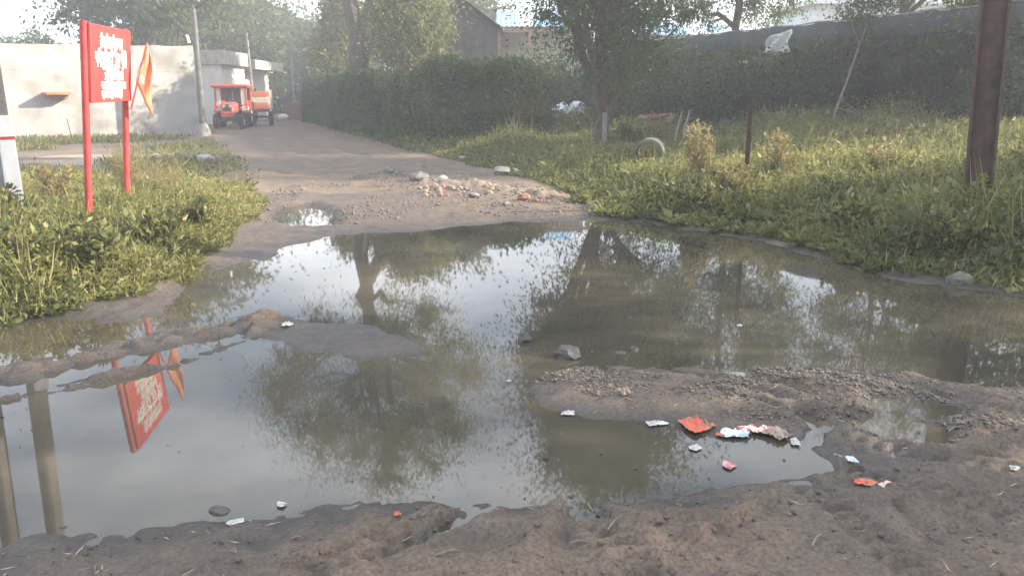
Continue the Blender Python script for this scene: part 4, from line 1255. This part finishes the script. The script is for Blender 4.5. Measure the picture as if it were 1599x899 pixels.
# find the fence point whose image column is 1255
best = min((abs(799.5 + FPX * (FA + FD * s)[0] / (CT * (FA + FD * s)[1]) - 1255), s) for s in np.linspace(0, FL, 400))[1]
fp_ = fpt(best) + FN * 1.05
zc = P(1255, 66, fp_[1]).z
vs, fs = [], []
g = np.random.default_rng(5)
for i in range(9):
    for j in range(7):
        a, b = (i / 8 - .5) * 1.0, (j / 6)
        wdt = .8 + .3 * b
        q = fp_ + FD * a * wdt + FN * (.08 * math.sin(i * 1.3 + j) + .1 * b)
        vs.append((q[0], q[1], zc + .30 - .62 * b + .015 * g.normal() + .05 * math.sin(i * .9) * b - .12 * (1 - b) * (1 - i / 8)))
for i in range(8):
    for j in range(6):
        a = i * 7 + j
        fs.append((a, a + 1, a + 8, a + 7))
o = MB().add(vs, fs).build('plastic_sheet', M['plastic'], None, smooth=True)
o.modifiers.new('solid', 'SOLIDIFY').thickness = .006
tag(o, 'crumpled whitish plastic sheet caught on the top of the creeper fence', 'sheet')

# brush pile near the fence
b0 = GT(1435, 198)
bp_ = thing('brush_pile', 'pile of cut brushwood and pale leaves in the field before the fence', 'brush pile', (P(1435, 190, 19.5).x, 19.5, H(P(1435, 190, 19.5).x, 19.5)))
mb = MB()
g = np.random.default_rng(12)
for k in range(60):
    a = g.random() * 6.28; x0, y0 = g.normal() * .5, g.normal() * .35
    ln = .4 + .6 * g.random()
    mb.tube([(x0, y0, .02 + .2 * g.random()), (x0 + math.cos(a) * ln * .6, y0 + math.sin(a) * ln * .4, .25 + .3 * g.random()), (x0 + math.cos(a) * ln * 1.1, y0 + math.sin(a) * ln * .7, .3 + .25 * g.random())], [.016, .011, .005], 4)
mb.build('branches', M['twig'], bp_)['kind'] = 'stuff'
c = g.normal(size=(5000, 3)) * np.array([.7, .45, .18]) + np.array([0, 0, .3]); c[:, 2] = np.abs(c[:, 2])
leaf_obj('leaves', c, g.normal(size=(5000, 3)), .08, .035, M['leafE'], bp_, g)

# concrete pipe ring
c0 = GT(1013, 264)
pr_ = thing('concrete_pipe', 'short concrete pipe ring standing on its rim in the verge', 'pipe', (c0.x, c0.y, c0.z + .03), R(-14))
pr_.scale = (.72, .72, .72)
MB().lathe([(-.42, .305), (-.42, .375), (.36, .375), (.36, .39), (.42, .39), (.42, .305)], 36, 'Y', (0, 0, .36)).build('pipe_wall', M['mossy'], pr_, smooth=True)

# ------------------------------------------------------------------ rubble, stones, litter
def stone(label, u, v, w, h, m='stone', seed=0, name='stone', group=None, d=None, inwater=False, sub=2, sink=.2):
    p = G(u, v, 0) if inwater else GT(u, v)
    dist = p.y
    ww = w * dist / (FPX * CT); hh = h * dist / (FPX * CT)
    z = -.02 if inwater else p.z
    return blob(name, label, 'stone', (p.x, p.y, z), (ww, d or ww * .8, hh), m, seed or int(u * 7 + v), group=group, rz=random.uniform(-.3, .3), sub=sub, sink=sink)
PS = 'stones lying in the puddle'
stone('pointed dark stone standing alone in the open water', 820, 533, 24, 24, 'wetstone', 0, group=PS, inwater=True, sink=.1)
stone('large dark rounded boulder where the gravel bar meets the water', 884, 556, 48, 26, 'wetstone', 0, group=PS, inwater=True, sink=.15)
stone('small flat dark stone next to the boulder in the puddle', 966, 550, 24, 9, 'wetstone', 0, group=PS, inwater=True)
stone('tiny triangular stone beside the small flat one in the puddle', 990, 546, 16, 13, 'wetstone', 0, group=PS, inwater=True)
stone('long flat brown slab stone at the edge of the gravel bar', 1146, 584, 46, 12, 'stone', 0, group=PS, inwater=True, sink=.25)
stone('low dark stone with pale tip out in the wide muddy water', 1290, 535, 32, 11, 'wetstone', 0, group=PS, inwater=True)
stone('tiny pale stone in the tree reflection, the farther one from the bank', 1155, 508, 14, 8, 'palestone', 0, group=PS, inwater=True)
stone('tiny dark stone just beside the tiny pale one', 1100, 509, 13, 6, 'wetstone', 0, group=PS, inwater=True)
stone('mud-coated stone in the still water by the near bank', 343, 796, 36, 24, 'clod', 0, group=PS, inwater=True)
stone('small dark stone at the foot of the reflected concrete pole', 98, 823, 18, 14, 'wetstone', 0, group=PS, inwater=True)
stone('small white pebble at the tip of the gravel bar', 794, 599, 11, 9, 'palestone', 0, group=PS, sink=.1)
stone('pale grey rock lying on the grass beside the dirt road', 322, 253, 28, 16, 'palestone')
stone('long flat pale slab at the verge beside the road', 792, 272, 42, 15, 'palestone', 0, 'stone_slab')
stone('pale rounded rock at the foot of the hedge verge', 722, 252, 15, 11, 'palestone')
stone('biggest pale grey block of the rubble in the road', 655, 283, 34, 20, 'stone', sub=2)
stone('white-edged block beside the biggest rubble block', 690, 284, 20, 14, 'palestone', 77)
stone('brown lump at the far tip of the rubble in the road', 606, 270, 20, 13, 'stone')
stone('small grey stone standing behind the rubble blocks', 663, 262, 9, 13, 'stone')
stone('reddish brick lump at the puddle end of the rubble', 818, 312, 22, 12, 'brick')
stone('small reddish lump beside the reddish brick lump', 836, 315, 12, 8, 'brick')
stone('square brown stone in front of the pinkish rubble', 740, 308, 19, 10, 'stone')
stone('small dark stone in front of the reddish lump', 790, 320, 14, 8, 'stone')
stone('half-buried grey boulder in the weeds by the water edge', 1410, 412, 46, 34, 'mossy', sink=.5)
stone('grey boulder in the weeds at the far bank, nearer the picture edge', 1495, 440, 46, 34, 'mossy', sink=.5)
rr_ = random.Random(4)
for k in range(70):
    w = rr_.random()
    u = 655 + 115 * rr_.random() if k < 45 else 800 + 130 * rr_.random()
    v = 291 + 16 * rr_.random() + (.0 if k < 45 else (u - 800) * .13 + 4)
    s_ = rr_.uniform(4, 11) * (1 if k < 45 else .75)
    stone('broken piece in the pinkish rubble strewn on the road' if k < 45 else 'small broken piece in the trail from the rubble to the puddle', u, v, s_ * 1.2, s_ * .95, rr_.choice(('rubble', 'rubble', 'rubble', 'stone', 'brick')), 300 + k, 'rubble_piece',
          'pinkish rubble pieces on the road' if k < 45 else 'rubble trail by the puddle', sub=1, sink=.35)

# loose gravel on the bar, clods on the near bank (too many to count)
def scatter(name, label, xs, ys, size, m, seed, flat=.7, rnd=None):
    g = np.random.default_rng(seed)
    n = len(xs)
    oct_ = np.array([(1, 0, 0), (-1, 0, 0), (0, 1, 0), (0, -1, 0), (0, 0, 1), (0, 0, -1)], float)
    fc = np.array([(0, 2, 4), (2, 1, 4), (1, 3, 4), (3, 0, 4), (2, 0, 5), (1, 2, 5), (3, 1, 5), (0, 3, 5)])
    a = g.random(n) * 6.28
    v = oct_[None] * (1 + .35 * g.normal(size=(n, 6, 1)).clip(-1, 1)) * (size * (.5 + g.random(n)))[:, None, None] * np.array([1, 1, flat])
    v = v + g.normal(size=v.shape) * size[:, None, None] * .15
    ca, sa = np.cos(a)[:, None], np.sin(a)[:, None]
    v = np.stack([v[..., 0] * ca - v[..., 1] * sa, v[..., 0] * sa + v[..., 1] * ca, v[..., 2]], -1)
    z = height(xs, ys) + size * .2
    v = v + np.stack([xs, ys, z], 1)[:, None]
    f = (np.arange(n)[:, None, None] * 6 + fc[None]).reshape(-1, 3)
    return tag(link(name, np_mesh(name, v.reshape(-1, 3), f), m), label, 'gravel', kind='stuff')
BAR = GXY([(845, 592), (900, 575), (1050, 583), (1250, 580), (1400, 592), (1650, 625), (1700, 720), (1450, 700), (1300, 670), (1220, 660), (1120, 660), (1000, 645), (900, 632)])
g = np.random.default_rng(15)
x = g.uniform(-1, 5, 110000); y = g.uniform(3, 5.5, 110000)
k = (poly_sd(x, y, BAR) + .25 * fbm(x, y, .4, 3, 5) < -.02) & (fbm(x, y, .5, 3, 6) > -.45 + .5 * g.random(len(x)))
x, y = x[k][:22000], y[k][:22000]
k = height(x, y) > .002
x, y = x[k], y[k]
scatter('gravel', 'fine stony gravel covering the mud bar in the puddle', x, y, .0045 + .008 * g.random(len(x)) ** 3, M['gravel'], 16)
x = g.uniform(-7, 5, 14000); y = g.uniform(2.2, 5.2, 14000)
k = (poly_sd(x, y, POND) > .03) & (fbm(x, y, .35, 3, 7) > -.25 + .5 * g.random(len(x)))
x, y = x[k], y[k]
scatter('clods', 'small mud clods and grit on the churned near bank', x, y, .003 + .012 * g.random(len(x)) ** 4, M['clod'], 17)
x = g.uniform(-4, 3, 30000); y = g.uniform(10, 17, 30000)
k = (poly_sd(x, y, ROAD) < -.1) & (height(x, y) > .02) & (fbm(x, y, .9, 3, 8) > .0)
x, y = x[k][:4500], y[k][:4500]
scatter('gravel', 'loose stones scattered on the dirt road beyond the puddle', x, y, .006 + .02 * g.random(len(x)) ** 4, M['gravel'], 18)

x = g.uniform(-5, 5, 2600); y = g.uniform(2.25, 4.6, 2600)
k = (poly_sd(x, y, POND) > .04) & (fbm(x, y, .5, 3, 19) > .02)
x, y = x[k], y[k]; n = len(x)
an_ = g.random(n) * 6.28
tag(leaf_obj('straw', np.stack([x, y, height(x, y) + .006], 1), np.stack([np.cos(an_), np.sin(an_), .12 * g.normal(size=n)], 1), .02 + .07 * g.random(n) ** 2, np.full(n, .0045), M['twig'], None, g),
    'bits of straw and dead stalk trodden into the near bank', 'straw', kind='stuff')
x = g.uniform(-5, 5, 1500); y = g.uniform(2.8, 10, 1500)
sdp = poly_sd(x, y, POND)
k = (height(x, y) < -.004) & (sdp > -.55 - .3 * g.random(len(x))) & (fbm(x, y, .6, 3, 29) > .05)
x, y = x[k][:260], y[k][:260]; n = len(x)
an_ = g.random(n) * 6.28
tag(leaf_obj('floating_debris', np.stack([x, y, np.full(n, .003)], 1), np.stack([np.cos(an_), np.sin(an_), .05 * g.random(n)], 1), .010 + .03 * g.random(n) ** 2, .006 + .008 * g.random(n), M['clod'], None, g),
    'specks of leaf and scum floating near the puddle edges', 'scum', kind='stuff')
def wrapper(label, u, v, w, dpt, m, seed, crumple=.02, name='litter_wrapper', rz=None):
    p = GT(u, v)
    p.z = max(p.z, 0)
    g = np.random.default_rng(seed)
    k = p.y / (FPX * CT)
    W2, D2 = w * k, dpt * k * 2.0
    n = 11
    vs, fs = [], []
    for i in range(n):
        for j in range(n):
            a, b = i / (n - 1) - .5, j / (n - 1) - .5
            th = math.atan2(b, a); e = (1 - .22 * math.sin(th + seed) - .14 * math.sin(2 * th + seed * 2.1) - .07 * math.sin(3 * th + seed)) + .035 * g.normal() * (i in (0, n - 1) or j in (0, n - 1))
            crumple_ = crumple * .55
            vs.append((a * W2 * e, b * D2 * e, .004 + crumple_ * abs(g.normal()) * (.4 + .8 * (1 - 2 * max(abs(a), abs(b)))) + crumple_ * .5))
    for i in range(n - 1):
        for j in range(n - 1):
            a = i * n + j
            fs.append((a, a + n, a + n + 1, a + 1))
    o = MB().add(vs, fs).build(name, M[m], None, p)
    o.rotation_euler = (0, 0, g.uniform(-.6, .6) if rz is None else rz)
    o.modifiers.new('solid', 'SOLIDIFY').thickness = .0015
    return tag(o, label, 'litter', 'litter on the mud')
wrapper('bright red printed wrapper lying at the edge of the gravel bar', 1087, 664, 46, 24, 'redfoil', 1, .028, rz=.5)
wrapper('white and blue printed wrapper beside the red one', 1152, 680, 40, 16, 'whitefoil', 2, .022, rz=-.2)
wrapper('red and white torn wrapper behind the white and blue one', 1186, 674, 44, 14, 'mixfoil', 3, .022, rz=.25)
wrapper('crumpled tan paper next to the torn red and white wrapper', 1213, 683, 36, 18, 'tanfoil', 4, .035)
wrapper('small clear-white scrap in the water edge past the tan paper', 1239, 696, 12, 14, 'paper', 5, .014)
wrapper('white plastic scrap at the shore of the gravel bar before the red wrapper', 1022, 663, 30, 9, 'paper', 6, .012)
wrapper('white scrap below the tip of the gravel bar', 889, 646, 20, 8, 'paper', 7, .012)
wrapper('pale yellowish scrap floating below the red wrapper', 1087, 706, 18, 9, 'paper', 8, .006)
wrapper('pink printed wrapper floating in the near puddle', 1137, 735, 20, 11, 'pinkfoil', 9, .01, rz=-.7)
wrapper('red torn wrapper pressed into the mud of the near bank', 1347, 755, 34, 10, 'redfoil', 10, .012)
wrapper('small red and white scrap in the mud beside the red torn wrapper', 1382, 757, 24, 8, 'mixfoil', 11, .012)
wrapper('small red strip floating between the red and white wrappers', 1126, 680, 18, 6, 'redfoil', 12, .006, rz=-.5)
wrapper('white scrap on the shallow mud flat in the mid puddle', 448, 508, 15, 8, 'paper', 13, .02)
wrapper('white paper scrap at the near shore under the mud-coated stone', 371, 815, 24, 8, 'paper', 14, .008, rz=.4)
wrapper('small white scrap floating at the near shore', 440, 793, 14, 7, 'paper', 15, .008)
wrapper('white scrap on the mud near the picture edge', 1583, 734, 14, 8, 'paper', 16, .012)
wrapper('pale crumpled paper ball on the gravel bar above the wrappers', 975, 616, 16, 14, 'tanfoil', 17, .03)
wrapper('shiny blue-grey scrap stuck in the mud past the puddle tip', 1328, 718, 14, 10, 'whitefoil', 18, .01)
wrapper('orange scrap among clods at the near shore', 620, 803, 12, 6, 'redfoil', 19, .01)
rr_ = random.Random(6)
for k, (u, v, ln, an, lab) in enumerate(((640, 845, .10, .6, 'pale split stick beside the ruts of the near bank'), (700, 866, .09, .3, 'short pale stick lying below the split one'), (905, 850, .07, .05, 'pale stick lying level on the near bank'),
                                    (960, 818, .12, 1.0, 'thin twig slanting up the near bank'), (1275, 845, .10, .9, 'forked twig on the mud by the near ruts'), (465, 843, .045, .1, 'short white stick on the near bank'), (1490, 672, .09, .5, 'pale twig beside the little brown pool'))):
    p = GT(u, v)
    ln *= .5; dx, dy = math.cos(an) * ln, math.sin(an) * ln
    o = MB().tube([(-dx, -dy, .008), (0, .006, .014), (dx, dy, .010)], [.003, .004, .002], 6).build('stick', M['bark2'], None, p)
    tag(o, lab, 'stick', 'sticks on the near bank')

# ------------------------------------------------------------------ overhead wires? none seen.  Haze in the low sun
hz = MB().box((0, 80, 10), (364, 366, 22))
hm = bpy.data.materials.new('morning_haze')
hm.use_nodes = True
hm.node_tree.nodes.clear()
ho = hm.node_tree.nodes.new('ShaderNodeOutputMaterial')
hv = hm.node_tree.nodes.new('ShaderNodeVolumePrincipled')
hv.inputs['Color'].default_value = (.93, .95, 1, 1)
hv.inputs['Density'].default_value = .0048
hv.inputs['Anisotropy'].default_value = .25
hm.node_tree.links.new(hv.outputs[0], ho.inputs['Volume'])
tag(hz.build('haze', hm), 'thin pale haze in the low sunlight', 'haze', kind='stuff')
